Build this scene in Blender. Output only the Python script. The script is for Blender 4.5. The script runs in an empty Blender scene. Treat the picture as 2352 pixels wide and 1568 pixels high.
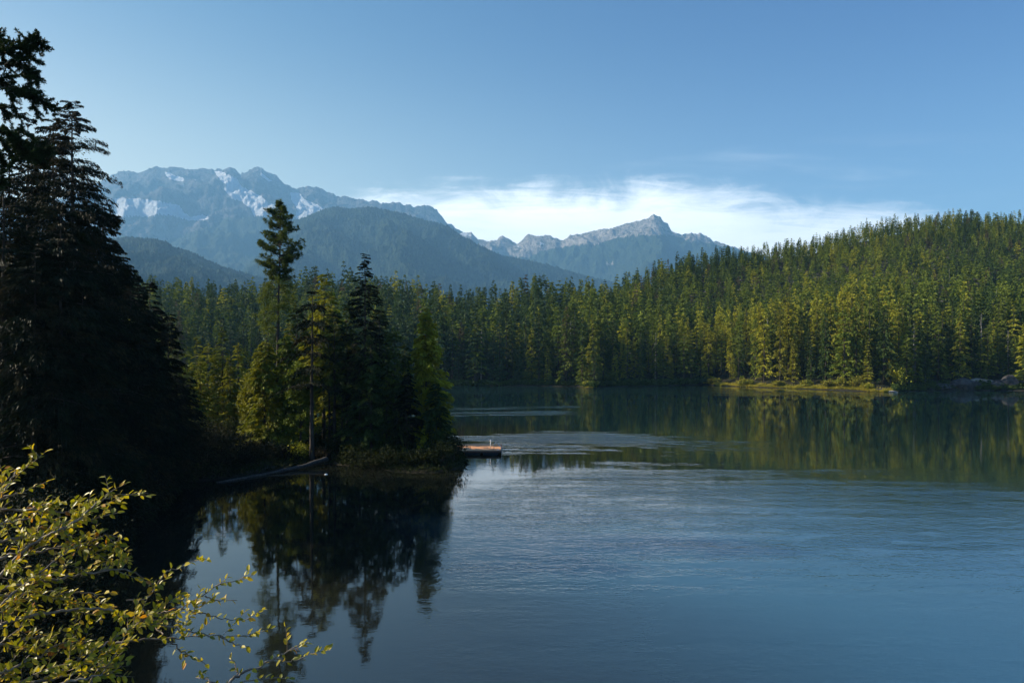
import bpy, math, random
import numpy as np
from mathutils import Vector, noise as mnoise

# ------------------------------------------------------------------ camera, world, sun
S = bpy.context.scene
COL = S.collection
CAMZ, F, CX, HY = 13.0, 1568.0, 1176.0, 810.0      # photograph measured on a 2352 px wide frame
cam = bpy.data.cameras.new('camera'); camo = bpy.data.objects.new('camera', cam); COL.objects.link(camo)
camo.location = (0, 0, CAMZ); camo.rotation_euler = (math.radians(90), 0, 0)
cam.lens = 24.0; cam.sensor_width = 36.0; cam.sensor_fit = 'HORIZONTAL'
cam.shift_y = 26.0 / 2352.0
cam.clip_start = 0.1; cam.clip_end = 60000
S.camera = camo

SUN_AZ = math.radians(-84)      # to the left of the view direction (+Y)
SUN_EL = math.radians(31)
SUND = Vector((math.sin(SUN_AZ) * math.cos(SUN_EL), math.cos(SUN_AZ) * math.cos(SUN_EL), math.sin(SUN_EL)))
sl = bpy.data.lights.new('sun', 'SUN'); sl.energy = 5.0; sl.angle = math.radians(0.5); sl.color = (1.0, 0.89, 0.70)
so = bpy.data.objects.new('sun', sl); COL.objects.link(so)
so.rotation_euler = SUND.to_track_quat('Z', 'Y').to_euler(); so.location = (-60, 20, 60)

S.view_settings.view_transform = 'Standard'; S.view_settings.look = 'None'
S.view_settings.exposure = 1.25; S.view_settings.gamma = 1.0
try:
    S.cycles.use_denoising = True; S.cycles.use_adaptive_sampling = False
    S.cycles.max_bounces = 6; S.cycles.diffuse_bounces = 2; S.cycles.glossy_bounces = 3
    S.cycles.transmission_bounces = 3; S.cycles.volume_bounces = 0; S.cycles.transparent_max_bounces = 8
    S.cycles.caustics_reflective = False; S.cycles.caustics_refractive = False
except Exception:
    pass


class NT:
    """small node-tree helper"""
    def __init__(s, tree):
        s.t = tree; s.n = tree.nodes; s.n.clear()
    def __call__(s, typ, ins=None, **kw):
        nd = s.n.new(typ)
        for k, v in kw.items(): setattr(nd, k, v)
        for k, v in (ins or {}).items():
            sk = nd.inputs[k]
            if isinstance(v, bpy.types.NodeSocket): s.t.links.new(v, sk)
            else: sk.default_value = v
        return nd
    def m(s, op, a, b=0.0, c=None, clamp=False):
        nd = s.n.new('ShaderNodeMath'); nd.operation = op; nd.use_clamp = clamp
        for i, v in enumerate((a, b) if c is None else (a, b, c)):
            if isinstance(v, bpy.types.NodeSocket): s.t.links.new(v, nd.inputs[i])
            else: nd.inputs[i].default_value = v
        return nd.outputs[0]
    def sm(s, v, a, b, lo=0.0, hi=1.0):
        nd = s('ShaderNodeMapRange', {'Value': v, 'From Min': a, 'From Max': b, 'To Min': lo, 'To Max': hi},
               interpolation_type='SMOOTHSTEP')
        return nd.outputs[0]
    def mix(s, f, a, b, mode='MIX'):
        nd = s.n.new('ShaderNodeMix'); nd.data_type = 'RGBA'; nd.blend_type = mode
        for k, v in ((0, f), (6, a), (7, b)):
            if isinstance(v, bpy.types.NodeSocket): s.t.links.new(v, nd.inputs[k])
            else: nd.inputs[k].default_value = v if k == 0 or len(v) == 4 else (*v, 1)
        return nd.outputs[2]
    def noise(s, vec, scale, detail=3.0, rough=0.5, dist=0.0):
        return s('ShaderNodeTexNoise', {'Vector': vec, 'Scale': scale, 'Detail': detail, 'Roughness': rough, 'Distortion': dist}).outputs[0]


W = bpy.data.worlds.new('World'); S.world = W; W.use_nodes = True
g = NT(W.node_tree)
sky = g('ShaderNodeTexSky', sky_type='NISHITA', sun_disc=False, sun_elevation=SUN_EL, sun_rotation=SUN_AZ,
        air_density=1.0, dust_density=1.0, ozone_density=1.6, altitude=300.0)
hs = g('ShaderNodeHueSaturation', {'Saturation': 1.22, 'Color': sky.outputs[0]})
tc = g('ShaderNodeTexCoord')
sep = g('ShaderNodeSeparateXYZ', {0: tc.outputs['Generated']})
# clearer, deeper blue overhead, paler towards the horizon
grad = g.mix(g.sm(sep.outputs[2], 0.12, 0.48), (1.75, 1.42, 1.02, 1), (0.44, 0.60, 0.76, 1))
side = g.mix(g.sm(sep.outputs[0], -0.55, 0.60), (1.42, 1.04, 0.74, 1), (0.50, 0.60, 0.82, 1))
grad = g.mix(1.0, grad, side, 'MULTIPLY')
grad = g.mix(g.sm(sep.outputs[2], 0.46, 0.68), grad, (0.36, 0.72, 1.15, 1))
bg = g('ShaderNodeBackground', {'Color': g.mix(1.0, hs.outputs[0], grad, 'MULTIPLY'), 'Strength': 0.084})
# thin cloud bank lying low over the right-hand mountains, placed by direction in the sky
yy = g.m('MAXIMUM', sep.outputs[1], 0.02)
u = g.m('DIVIDE', sep.outputs[0], yy); v = g.m('DIVIDE', sep.outputs[2], yy)
fc = g('ShaderNodeFloatCurve', {'Value': g.m('MULTIPLY_ADD', u, 0.5, 0.5)})
cv = fc.mapping.curves[0]
tops = [(600, 520), (850, 438), (960, 438), (1100, 430), (1240, 426), (1330, 428), (1480, 416), (1600, 418), (1700, 430), (1790, 452),
        (1900, 460), (2040, 466), (2160, 480), (2300, 520), (2743, 620)]
pts = [(0.5 + 0.5 * (px - CX) / F, (HY - py) / F) for px, py in tops]
cv.points[0].location = (0.0, 0.1); cv.points[1].location = (1.0, 0.12)
for p in pts: cv.points.new(*p)
fc.mapping.update()
cvec = g('ShaderNodeCombineXYZ', {0: u, 1: g.m('MULTIPLY', v, 2.2), 2: 0.0}).outputs[0]
n1 = g.noise(cvec, 9.0, 9.0, 0.66, 0.9)
n5 = g.noise(g('ShaderNodeMapping', {0: cvec, 'Rotation': (0, 0, 0.35), 'Scale': (0.5, 2.0, 1.0)}).outputs[0], 14.0, 8.0, 0.68, 1.2)
n2 = g.noise(cvec, 2.6, 4.0, 0.55, 0.2)
edge = g.m('SUBTRACT', fc.outputs[0], v)
edge = g.m('MULTIPLY_ADD', g.m('SUBTRACT', n1, 0.5), 0.085, edge)
edge = g.m('MULTIPLY_ADD', g.m('SUBTRACT', n5, 0.5), 0.05, edge)
edge = g.m('MULTIPLY_ADD', g.m('SUBTRACT', n2, 0.5), 0.03, edge)
body = g.m('POWER', g.sm(edge, -0.018, 0.046), 1.1)
body = g.m('MULTIPLY', body, g.sm(n5, 0.22, 0.55, 0.80, 1.0))
body = g.m('MULTIPLY', body, g.sm(v, 0.10, 0.19, 0.72, 1.0))
body = g.m('MULTIPLY', body, g.sm(u, -0.30, -0.17))
body = g.m('MULTIPLY', body, g.sm(n2, 0.30, 0.58, 0.70, 1.0))
cir = g('ShaderNodeCombineXYZ', {0: g.m('MULTIPLY', u, 1.1), 1: g.m('MULTIPLY', v, 9.0), 2: 2.0}).outputs[0]
n3 = g.noise(cir, 3.0, 5.0, 0.6, 0.3)
veil = g.m('MULTIPLY', g.sm(n3, 0.46, 0.75), g.m('MULTIPLY', g.sm(v, 0.20, 0.27), g.sm(v, 0.33, 0.28)))
veil = g.m('MULTIPLY', g.m('MULTIPLY', veil, g.sm(u, 0.05, 0.35)), 0.10)
cm = g.m('MAXIMUM', body, veil, clamp=True)
cm = g.m('MULTIPLY', cm, g.sm(sep.outputs[1], 0.1, 0.3))
cloud = g('ShaderNodeBackground', {'Color': (1.0, 0.97, 0.92, 1), 'Strength': 1.15})
mx = g('ShaderNodeMixShader', {0: cm, 1: bg.outputs[0], 2: cloud.outputs[0]})
g('ShaderNodeOutputWorld', {0: mx.outputs[0]})


# ------------------------------------------------------------------ helpers
def P(px, py, d):
    """point seen at photo pixel (px, py), d metres ahead"""
    return np.array([(px - CX) / F * d, d, CAMZ + (HY - py) / F * d])

def PX(px, d): return (px - CX) / F * d

def tag(o, label=None, cat=None, group=None, kind=None):
    if label: o['label'] = label
    if cat: o['category'] = cat
    if group: o['group'] = group
    if kind: o['kind'] = kind
    return o

def empty(name, loc, rz=0.0):
    o = bpy.data.objects.new(name, None); COL.objects.link(o)
    o.location = loc; o.rotation_euler = (0, 0, rz); o.empty_display_size = 0.3
    return o

def mesh_np(name, V, Q, mats, smooth=False, midx=None, attrs=None):
    """V (n,3), Q (m,4) or (m,3) arrays, or a list of such index arrays"""
    V = np.asarray(V, dtype=np.float32)
    Qs = [np.asarray(q, dtype=np.int32) for q in (Q if isinstance(Q, list) else [Q])]
    Qs = [q for q in Qs if len(q)]
    me = bpy.data.meshes.new(name)
    me.vertices.add(len(V)); me.vertices.foreach_set('co', V.ravel())
    loops = np.concatenate([q.ravel() for q in Qs])
    sizes = np.concatenate([np.full(len(q), q.shape[1], dtype=np.int32) for q in Qs])
    me.loops.add(len(loops)); me.loops.foreach_set('vertex_index', loops)
    starts = np.concatenate([[0], np.cumsum(sizes)[:-1]]).astype(np.int32)
    me.polygons.add(len(sizes)); me.polygons.foreach_set('loop_start', starts)
    if midx is not None: me.polygons.foreach_set('material_index', np.asarray(midx, dtype=np.int32))
    me.polygons.foreach_set('use_smooth', np.full(len(sizes), smooth, dtype=bool))
    for k, a in (attrs or {}).items():
        at = me.attributes.new(k, 'FLOAT', 'POINT'); at.data.foreach_set('value', np.asarray(a, dtype=np.float32))
    for m in (mats if isinstance(mats, (list, tuple)) else [mats]): me.materials.append(m)
    me.update(calc_edges=True)
    return me

def link(name, me, parent=None, loc=None):
    o = bpy.data.objects.new(name, me); COL.objects.link(o)
    if parent: o.parent = parent
    if loc is not None: o.location = loc
    return o

def merge(parts):
    """parts: list of (V, Qlist) -> one (V, Qlist)"""
    Vs, Qs, off = [], [], 0
    for V, Q in parts:
        for q in (Q if isinstance(Q, list) else [Q]):
            if len(q): Qs.append(np.asarray(q) + off)
        Vs.append(np.asarray(V, dtype=float)); off += len(V)
    by = {}
    for q in Qs: by.setdefault(q.shape[1], []).append(q)
    return np.concatenate(Vs), [np.concatenate(v) for v in by.values()]

def tube(pts, rad, sides=6, cap=True):
    pts = np.asarray(pts, dtype=float); n = len(pts)
    rad = np.full(n, rad) if np.isscalar(rad) else np.asarray(rad, dtype=float)
    tan = np.gradient(pts, axis=0); tan /= (np.linalg.norm(tan, axis=1, keepdims=True) + 1e-9)
    ref = np.array([0.0, 0.0, 1.0]) if abs(tan[:, 2]).mean() < 0.8 else np.array([1.0, 0.0, 0.0])
    a = np.cross(tan, ref); a /= (np.linalg.norm(a, axis=1, keepdims=True) + 1e-9)
    b = np.cross(tan, a)
    th = np.arange(sides) * 2 * math.pi / sides
    V = pts[:, None, :] + rad[:, None, None] * (np.cos(th)[None, :, None] * a[:, None, :] + np.sin(th)[None, :, None] * b[:, None, :])
    V = V.reshape(-1, 3)
    i = np.arange(n - 1)[:, None] * sides; j = np.arange(sides)[None, :]; k = (j + 1) % sides
    Q = np.stack([i + j, i + k, i + sides + k, i + sides + j], axis=-1).reshape(-1, 4)
    Qs = [Q]
    if cap and sides == 4:
        Qs.append(np.array([[3, 2, 1, 0], [len(V) - 4, len(V) - 3, len(V) - 2, len(V) - 1]]))
    elif cap:
        V = np.concatenate([V, pts[:1], pts[-1:]]); c0, c1 = len(V) - 2, len(V) - 1; jj = np.arange(sides); kk = (jj + 1) % sides
        Qs.append(np.stack([kk, jj, np.full(sides, c0)], -1)); m = (n - 1) * sides
        Qs.append(np.stack([m + jj, m + kk, np.full(sides, c1)], -1))
    return V, Qs

def box(cx, cy, cz, sx, sy, sz):
    V = np.array([[x, y, z] for z in (-1, 1) for y in (-1, 1) for x in (-1, 1)]) * np.array([sx, sy, sz]) / 2 + np.array([cx, cy, cz])
    return V, [np.array([[0, 2, 3, 1], [4, 5, 7, 6], [0, 1, 5, 4], [2, 6, 7, 3], [0, 4, 6, 2], [1, 3, 7, 5]])]

def norm(a): return a / (np.linalg.norm(a, axis=-1, keepdims=True) + 1e-9)

def sprays(p, d, L, w, rng, roll=0.6, sag=0.12):
    """kite-shaped leaf sprays: base points p, directions d, lengths L, widths w"""
    n = len(p)
    up = np.array([0, 0, 1.0]) + rng.normal(0, roll, (n, 3))
    side = norm(np.cross(d, up))
    mid = p + d * (L * 0.5)[:, None] + np.array([0, 0, 1.0]) * (L * sag)[:, None]
    V = np.stack([p, mid + side * (w / 2)[:, None], p + d * L[:, None], mid - side * (w / 2)[:, None]], axis=1).reshape(-1, 3)
    return V, np.arange(4 * n).reshape(-1, 4)


def conifer(rng, H, base, rad, nb, ns, sl, sw, up=0.15, droop=0.3, pexp=0.8, irr=0.45, hang=0.25, lean=0.0, gaps=0.0, s0=0.12, fan=0.16, roll=0.6, whorl=0, spread=1.1, limb=False, top=1.0, tipup=0.6):
    """layered conifer crown -> (V,Q) foliage, limb tubes"""
    h = base + (1 - base) * rng.random(nb) ** 0.92
    if whorl: h = np.clip(np.round(h * whorl) / whorl + rng.normal(0, 0.10 / whorl, nb), base, 0.995)
    r = np.clip((1 - h) / (1 - base), 0.0, 1)
    L = rad * (r ** pexp) * (1 - irr * rng.random(nb)) + 0.018 * H * top
    if gaps > 0:
        L *= np.where(rng.random(nb) < gaps, rng.uniform(0.3, 0.6, nb), 1.0)
    az = rng.random(nb) * 2 * math.pi
    # sector irregularity so that the outline is uneven
    k1, k2 = rng.random(2) * 6.28
    L *= 1 + 0.16 * np.sin(az * 2 + k1 + h * 9) + 0.12 * np.sin(az * 3 + k2 - h * 17)
    s = s0 + (1 - s0) * rng.random((nb, ns)) ** 0.75
    az_ = az[:, None]; upb = (up + tipup * np.clip(h - 0.75, 0, 1))[:, None]
    Lb = L[:, None]
    px = Lb * s * np.cos(az_); py = Lb * s * np.sin(az_)
    pz = (h * H)[:, None] + upb * Lb * s - droop * Lb * s * s
    side = np.where(rng.random((nb, ns)) < 0.5, -1, 1)
    ang = az_ + side * rng.uniform(0.15, spread, (nb, ns)) * (1.15 - s * 0.8)
    lat = side * rng.random((nb, ns)) * fan * Lb * (1.1 - s)
    px = px - np.sin(az_) * lat; py = py + np.cos(az_) * lat
    pz += rng.normal(0, 0.035, (nb, ns)) * Lb
    vz = (upb - 2 * droop * s) * 0.7 - hang * rng.uniform(0.3, 1.6, (nb, ns))
    d = norm(np.stack([np.cos(ang), np.sin(ang), vz], -1)).reshape(-1, 3)
    p = np.stack([px, py, pz], -1).reshape(-1, 3)
    n = len(p)
    Ls = sl * rng.uniform(0.6, 1.35, n) * (0.32 + 0.68 * np.repeat(np.clip(L / rad * 1.6, 0, 1), ns))
    Wd = sw * rng.uniform(0.6, 1.4, n) * (0.5 + 0.5 * np.repeat(np.clip(L / rad * 2, 0, 1), ns))
    p[:, 0] += lean * p[:, 2]
    V, Q = sprays(p, d, Ls, Wd, rng, roll)
    # leader
    lt = 16; zz = rng.uniform(0.93, 1.0, lt) * H
    a = rng.random(lt) * 6.28
    V2, Q2 = sprays(np.stack([lean * zz, 0 * zz, zz], -1), norm(np.stack([np.cos(a) * .35, np.sin(a) * .35, 0.8 + 0 * a], -1)), np.full(lt, sl * .6), np.full(lt, sw * .45), rng)
    crown = merge([(V, Q), (V2, Q2)])
    limbs = []
    if limb:
        for i in range(0, nb, limb):
            ss = np.linspace(0, 0.85, 5)
            pp = np.stack([L[i] * ss * math.cos(az[i]) + lean * h[i] * H, L[i] * ss * math.sin(az[i]), h[i] * H + upb[i, 0] * L[i] * ss - droop * L[i] * ss * ss], -1)
            limbs.append(tube(pp, np.linspace(0.012 * L[i] + .012, 0.006, 5), 4, cap=False))
    return crown, limbs

def trunk_tube(H, r0, lean=0.0, rng=None, sides=8, n=9, top=0.98, wob=0.0):
    z = np.linspace(-0.4, H * top, n)
    x = lean * z; y = 0 * z
    if rng is not None and wob: x = x + rng.normal(0, wob, n); y = y + rng.normal(0, wob, n); x[0] = y[0] = 0
    r = r0 * (1 - z / H * 0.93); r[0] *= 1.35
    return tube(np.stack([x, y, z], -1), np.maximum(r, 0.02), sides)


# ------------------------------------------------------------------ materials
def mat(name):
    m = bpy.data.materials.new(name); m.use_nodes = True
    return m, NT(m.node_tree)

def foliage(name, c1, c2, scale=0.5, trans=0.22, c3=None, rough=0.6, island=0.35, tcol=None, spec=0.15):
    m, g = mat(name)
    geo = g('ShaderNodeNewGeometry'); oi = g('ShaderNodeObjectInfo')
    n = g.noise(geo.outputs['Position'], scale, 3.0, 0.6)
    f = g.sm(n, 0.38, 0.62)
    col = g.mix(f, c1, c2)
    if c3:
        n2 = g.noise(geo.outputs['Position'], scale * 0.37, 2.0, 0.5)
        col = g.mix(g.sm(n2, 0.52, 0.66), col, c3)
    k = g.m('MULTIPLY_ADD', geo.outputs['Random Per Island'], island * 2, 1 - island)
    k = g.m('MULTIPLY', k, g.m('MULTIPLY_ADD', oi.outputs['Random'], 0.5, 0.75))
    kk = g('ShaderNodeCombineColor', {0: k, 1: k, 2: k}).outputs[0]
    col = g.mix(1.0, col, kk, 'MULTIPLY')
    b = g('ShaderNodeBsdfPrincipled', {'Base Color': col, 'Roughness': rough, 'Specular IOR Level': spec})
    tc = g.mix(1.0, col, tcol or (1.25, 1.2, 0.45, 1), 'MULTIPLY')
    t = g('ShaderNodeBsdfTranslucent', {'Color': tc})
    mx = g('ShaderNodeMixShader', {0: trans, 1: b.outputs[0], 2: t.outputs[0]})
    g('ShaderNodeOutputMaterial', {0: mx.outputs[0]})
    return m

def simple(name, c1, c2, scale=3.0, rough=0.8, bump=0.0, stretch=(1, 1, 1), detail=5.0, metallic=0.0, spec=0.3):
    m, g = mat(name)
    tc = g('ShaderNodeTexCoord'); mp = g('ShaderNodeMapping', {0: tc.outputs['Object'], 'Scale': stretch})
    n = g.noise(mp.outputs[0], scale, detail, 0.6)
    col = g.mix(g.sm(n, 0.35, 0.65), c1, c2)
    ins = {'Base Color': col, 'Roughness': rough, 'Metallic': metallic, 'Specular IOR Level': spec}
    if bump: ins['Normal'] = g('ShaderNodeBump', {'Height': n, 'Distance': bump, 'Strength': 1.0}).outputs[0]
    b = g('ShaderNodeBsdfPrincipled', ins); g('ShaderNodeOutputMaterial', {0: b.outputs[0]})
    return m

M_DARK = foliage('needles_dark', (0.030, 0.052, 0.012), (0.060, 0.092, 0.018), 0.5)
M_BLUE = foliage('needles_bluegreen', (0.030, 0.054, 0.020), (0.054, 0.088, 0.028), 0.5)
M_MID = foliage('needles_mid', (0.080, 0.112, 0.014), (0.150, 0.180, 0.020), 0.5)
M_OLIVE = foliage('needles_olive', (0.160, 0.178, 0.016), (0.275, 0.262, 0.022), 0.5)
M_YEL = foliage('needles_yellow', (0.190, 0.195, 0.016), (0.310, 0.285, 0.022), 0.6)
M_CEDAR_LIT = foliage('needles_cedar_lit', (0.22, 0.22, 0.016), (0.36, 0.33, 0.024), 0.6, trans=.3)  # brightened colour stands in for sun; neighbouring trees shade this cedar
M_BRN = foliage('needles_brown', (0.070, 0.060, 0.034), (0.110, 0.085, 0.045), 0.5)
M_NEAR = foliage('needles_near_dark', (0.006, 0.010, 0.004), (0.012, 0.017, 0.006), 0.9, trans=0.10, c3=(0.034, 0.028, 0.011), spec=0.05)  # third tone: brown patches imitating warm sunlight on the dark boughs
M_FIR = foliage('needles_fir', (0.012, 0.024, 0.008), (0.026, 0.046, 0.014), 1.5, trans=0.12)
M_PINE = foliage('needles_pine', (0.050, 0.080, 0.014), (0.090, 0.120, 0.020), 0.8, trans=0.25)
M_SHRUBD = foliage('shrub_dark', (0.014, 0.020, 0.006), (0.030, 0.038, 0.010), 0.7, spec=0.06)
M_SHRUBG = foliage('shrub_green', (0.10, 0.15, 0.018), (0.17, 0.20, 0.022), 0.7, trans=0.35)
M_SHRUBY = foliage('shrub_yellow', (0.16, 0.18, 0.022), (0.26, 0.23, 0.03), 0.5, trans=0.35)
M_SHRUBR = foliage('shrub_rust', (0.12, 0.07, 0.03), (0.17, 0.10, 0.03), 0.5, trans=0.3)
M_BARK = simple('bark', (0.035, 0.028, 0.022), (0.075, 0.060, 0.048), 4.0, 0.9, 0.02, (1, 1, 0.25))
M_BARKL = simple('bark_light', (0.10, 0.085, 0.07), (0.18, 0.155, 0.13), 3.0, 0.9, 0.01, (1, 1, 0.3))
M_DEAD = simple('weathered_wood', (0.026, 0.023, 0.021), (0.070, 0.064, 0.058), 5.0, 0.85, 0.01, (1, 1, 1))
M_ROCK = simple('lake_rock', (0.025, 0.023, 0.024), (0.07, 0.065, 0.062), 0.9, 0.85, 0.15)
M_ROCKL = simple('pale_rock', (0.20, 0.18, 0.15), (0.36, 0.33, 0.28), 1.1, 0.85, 0.10)


# ------------------------------------------------------------------ terrain
def tab(pairs):
    a = np.array(pairs, dtype=float)
    return lambda q: np.interp(q, a[:, 0], a[:, 1])

SHORE_Y = tab([(-600, 878), (0, 880), (300, 883), (700, 885), (1040, 886), (1180, 886), (1330, 887), (1345, 890.5), (1362, 891), (1380, 888), (1440, 887), (1520, 886), (1620, 883),
               (1655, 886), (1740, 889), (1850, 893), (1950, 897), (2030, 900.5), (2080, 899), (2160, 897), (2352, 897), (3400, 900)])
def SHORE(px): return CAMZ * F / (SHORE_Y(px) - HY)
CREST = tab([(-600, 420), (0, 420), (600, 395), (1000, 372), (1200, 372), (1350, 385), (1600, 425), (2000, 465), (2352, 490), (3400, 520)])
SKYL = tab([(-600, 640), (0, 640), (300, 640), (380, 668), (480, 662), (600, 662), (700, 640), (780, 640), (900, 655), (1000, 664), (1080, 676), (1140, 680), (1200, 664),
            (1300, 668), (1350, 658), (1400, 642), (1500, 602), (1600, 574), (1700, 552), (1800, 545), (1900, 530), (2000, 510), (2100, 488),
            (2200, 480), (2300, 489), (2400, 488), (3400, 510)])
def CRZ(px): return CAMZ + (HY - SKYL(px)) / F * CREST(px) - np.interp(px, [1300, 1900], [20.0, 13.0])

LAND = np.array([(90, -60), (30, 0), (8, 7), (0, 9), (-8, 12), (-13.5, 18), (-18.5, 27), (-24, 40), (-28.5, 52), (-32.5, 62), (-34.5, 67.5),
                 (-30.5, 69.5), (-27, 74), (-21.5, 80), (-17, 78), (-13, 74.5), (-8.5, 74), (-6.2, 76), (-5.4, 80), (-6.5, 88), (-9, 96), (-15, 103),
                 (-27, 104), (-38, 104), (-48, 110), (-60, 120), (-90, 126), (-220, 150), (-300, -150), (90, -150)], dtype=float)

def land_sd(x, y):
    """signed distance to the near bank, > 0 inland"""
    x = np.asarray(x, float); y = np.asarray(y, float)
    best = np.full(x.shape, 1e9); inside = np.zeros(x.shape, bool)
    n = len(LAND)
    for i in range(n):
        ax, ay = LAND[i]; bx, by = LAND[(i + 1) % n]
        ex, ey = bx - ax, by - ay
        t = np.clip(((x - ax) * ex + (y - ay) * ey) / (ex * ex + ey * ey), 0, 1)
        best = np.minimum(best, np.hypot(x - ax - t * ex, y - ay - t * ey))
        c = ((ay > y) != (by > y)) & (x < (bx - ax) * (y - ay) / (by - ay + 1e-12) + ax)
        inside ^= c
    return np.where(inside, best, -best)

def wob(x, y):
    return (np.sin(x * .31 + 1.3 * np.sin(y * .17)) + np.sin(y * .27 + 2.1 * np.sin(x * .13)) + .6 * np.sin(x * .9 + y * .7) + .5 * np.sin(x * 1.7 - y * 1.3)) / 3.1

def height(x, y):
    x = np.asarray(x, float); y = np.asarray(y, float)
    sd = land_sd(x, y) + 0.7 * wob(x * 1.7, y * 1.7)
    slope = np.interp(y, [8, 30, 60, 75], [0.85, 0.5, 0.35, 0.22]); mxh = np.interp(y, [8, 30, 60, 78], [8.0, 6.0, 3.5, 1.5])
    bank = np.where(sd > 0, mxh * (1 - np.exp(-sd * slope / mxh)), np.maximum(sd * 0.35, -3.5))
    far = np.full(x.shape, -3.5)
    f = y > 40
    yv = np.where(f, y, 100.0)
    px = np.clip(CX + F * x / yv, -600, 3400)
    s = SHORE(px); c = CREST(px); zc = CRZ(px)
    dd = yv + 1.6 * wob(x * .6, y * .6)
    t = (dd - s) / (c - s)
    up = 0.5 * (1 - np.exp(-np.maximum(dd - s, 0) / 1.2)) + zc * np.clip(t, 0, 1) ** 1.12 + 1.6 * wob(x * .25, y * .25) * np.clip(t * 3, 0, 1)
    down = np.where(t > 1, np.exp(-np.maximum(dd - c - 25, 0) / 260.0), 1.0)
    hz = np.where(t > 0, up * down, np.maximum((dd - s) * 0.12, -3.5))
    far = np.where(f, hz, far)
    return np.maximum(bank, far)

def polar(rmin, rmax, ratio, dang_front, front=52, dang_back=3.0):
    rr = [rmin]
    while rr[-1] < rmax: rr.append(rr[-1] * ratio)
    rr = np.array(rr)
    a = np.concatenate([np.arange(-front, front, dang_front), np.arange(front, 360 - front, dang_back)])
    th = np.radians(a)
    R, T = np.meshgrid(rr, th, indexing='ij')
    X = R * np.sin(T); Y = R * np.cos(T)
    nr, nt = X.shape
    i = np.arange(nr - 1)[:, None] * nt; j = np.arange(nt)[None, :]; k = (j + 1) % nt
    Q = np.stack([i + j, i + k, i + nt + k, i + nt + j], -1).reshape(-1, 4)[:, ::-1]
    return X.ravel(), Y.ravel(), Q

X, Y, Q = polar(0.5, 13500, 1.022, 0.28)
Z = height(X, Y)
m, g = mat('ground')
geo = g('ShaderNodeNewGeometry')
pos = geo.outputs['Position']
nA = g.noise(pos, 0.35, 5.0, 0.6); nB = g.noise(pos, 3.0, 4.0, 0.6)
col = g.mix(g.sm(nA, 0.4, 0.6), (0.016, 0.018, 0.008, 1), (0.034, 0.029, 0.016, 1))
col = g.mix(g.sm(nB, 0.5, 0.7), col, (0.018, 0.028, 0.010, 1))
zz = g('ShaderNodeSeparateXYZ', {0: pos}).outputs[2]
rockf = g.m('MULTIPLY', g.sm(nA, 0.56, 0.66), g.sm(zz, 2.0, 14.0))
col = g.mix(rockf, col, (0.17, 0.155, 0.135, 1))
shore = g.m('MULTIPLY', g.sm(zz, 0.9, 0.2), g.sm(nB, 0.35, 0.6))
col = g.mix(shore, col, (0.026, 0.023, 0.015, 1))
bmp = g('ShaderNodeBump', {'Height': nB, 'Distance': 0.25, 'Strength': 1.0}).outputs[0]
b = g('ShaderNodeBsdfPrincipled', {'Base Color': col, 'Roughness': 0.95, 'Normal': bmp, 'Specular IOR Level': 0.15})
g('ShaderNodeOutputMaterial', {0: b.outputs[0]})
M_GROUND = m
tag(link('ground', mesh_np('ground', np.stack([X, Y, Z], -1), Q, M_GROUND, True)), kind='structure')

# ------------------------------------------------------------------ lake
X, Y, Q = polar(0.5, 900, 1.012, 0.35)
yv = np.where(Y > 5, Y, 5.0)
px = CX + F * X / yv; py = HY + CAMZ * F / yv
def sst(x, a, b):
    t = np.clip((x - a) / (b - a), 0, 1); return t * t * (3 - 2 * t)
def band(px, py, y0, y1, sft, x0, x1, sx):
    return sst(py, y0 - sft, y0 + sft) * (1 - sst(py, y1 - sft, y1 + sft)) * sst(px, x0 - sx, x0 + sx) * (1 - sst(px, x1 - sx, x1 + sx))
wv = 3 * np.sin(px * .011) + 1.5 * np.sin(px * .031 + 1)
rip = np.zeros_like(px)
rip = np.maximum(rip, 2.2 * band(px, py + wv * .3, 888, 904, 3, -900, 1560, 260))
rip = np.maximum(rip, 0.9 * band(px, py + wv * .3, 902, 908, 2, 1600, 2700, 250))
rip = np.maximum(rip, 2.6 * band(px, py + (px - 1180) * .018, 934, 939, 1.6, 900, 1330, 40))
rip = np.maximum(rip, 2.6 * band(px, py + (px - 1180) * .014, 945, 954, 2.0, 900, 1300, 60))
bn = np.array([mnoise.noise(Vector((a_ * .035, b_ * .10, 3.0))) for a_, b_ in zip(X, Y)])
bn3 = np.array([mnoise.noise(Vector((a_ * .035, b_ * .62, 5.0))) for a_, b_ in zip(X, Y)]) + .5 * np.array([mnoise.noise(Vector((a_ * .10, b_ * 1.1, 9.0))) for a_, b_ in zip(X, Y)])
rip = rip * np.clip(.75 + 1.3 * bn3, .15, 1.5)
C_ = np.clip(band(px, py + wv + 8 * bn + 5 * bn3, 1003 + 0 * px, 1040, 14, 900, 1560, 420) * (1.0 + 1.3 * bn + 2.6 * bn3) - .12, 0, 2)
rip = np.maximum(rip, 1.9 * np.clip(C_, 0, 1.3))
top = np.interp(px, [1000, 1200, 1400, 1600, 2000, 2352, 3200], [1106, 1100, 1088, 1080, 1082, 1112, 1150])
bn = np.array([mnoise.noise(Vector((a_ * .035, b_ * .10, 3.0))) for a_, b_ in zip(X, Y)])
bn2 = np.array([mnoise.noise(Vector((a_ * .12, b_ * .30, 8.0))) for a_, b_ in zip(X, Y)])
bn3 = np.array([mnoise.noise(Vector((a_ * .035, b_ * .62, 5.0))) for a_, b_ in zip(X, Y)]) + .5 * np.array([mnoise.noise(Vector((a_ * .10, b_ * 1.1, 9.0))) for a_, b_ in zip(X, Y)])
D = sst(py + wv + 26 * bn + 10 * bn2 + 22 * bn3, top - 12, top + 40)
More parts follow.
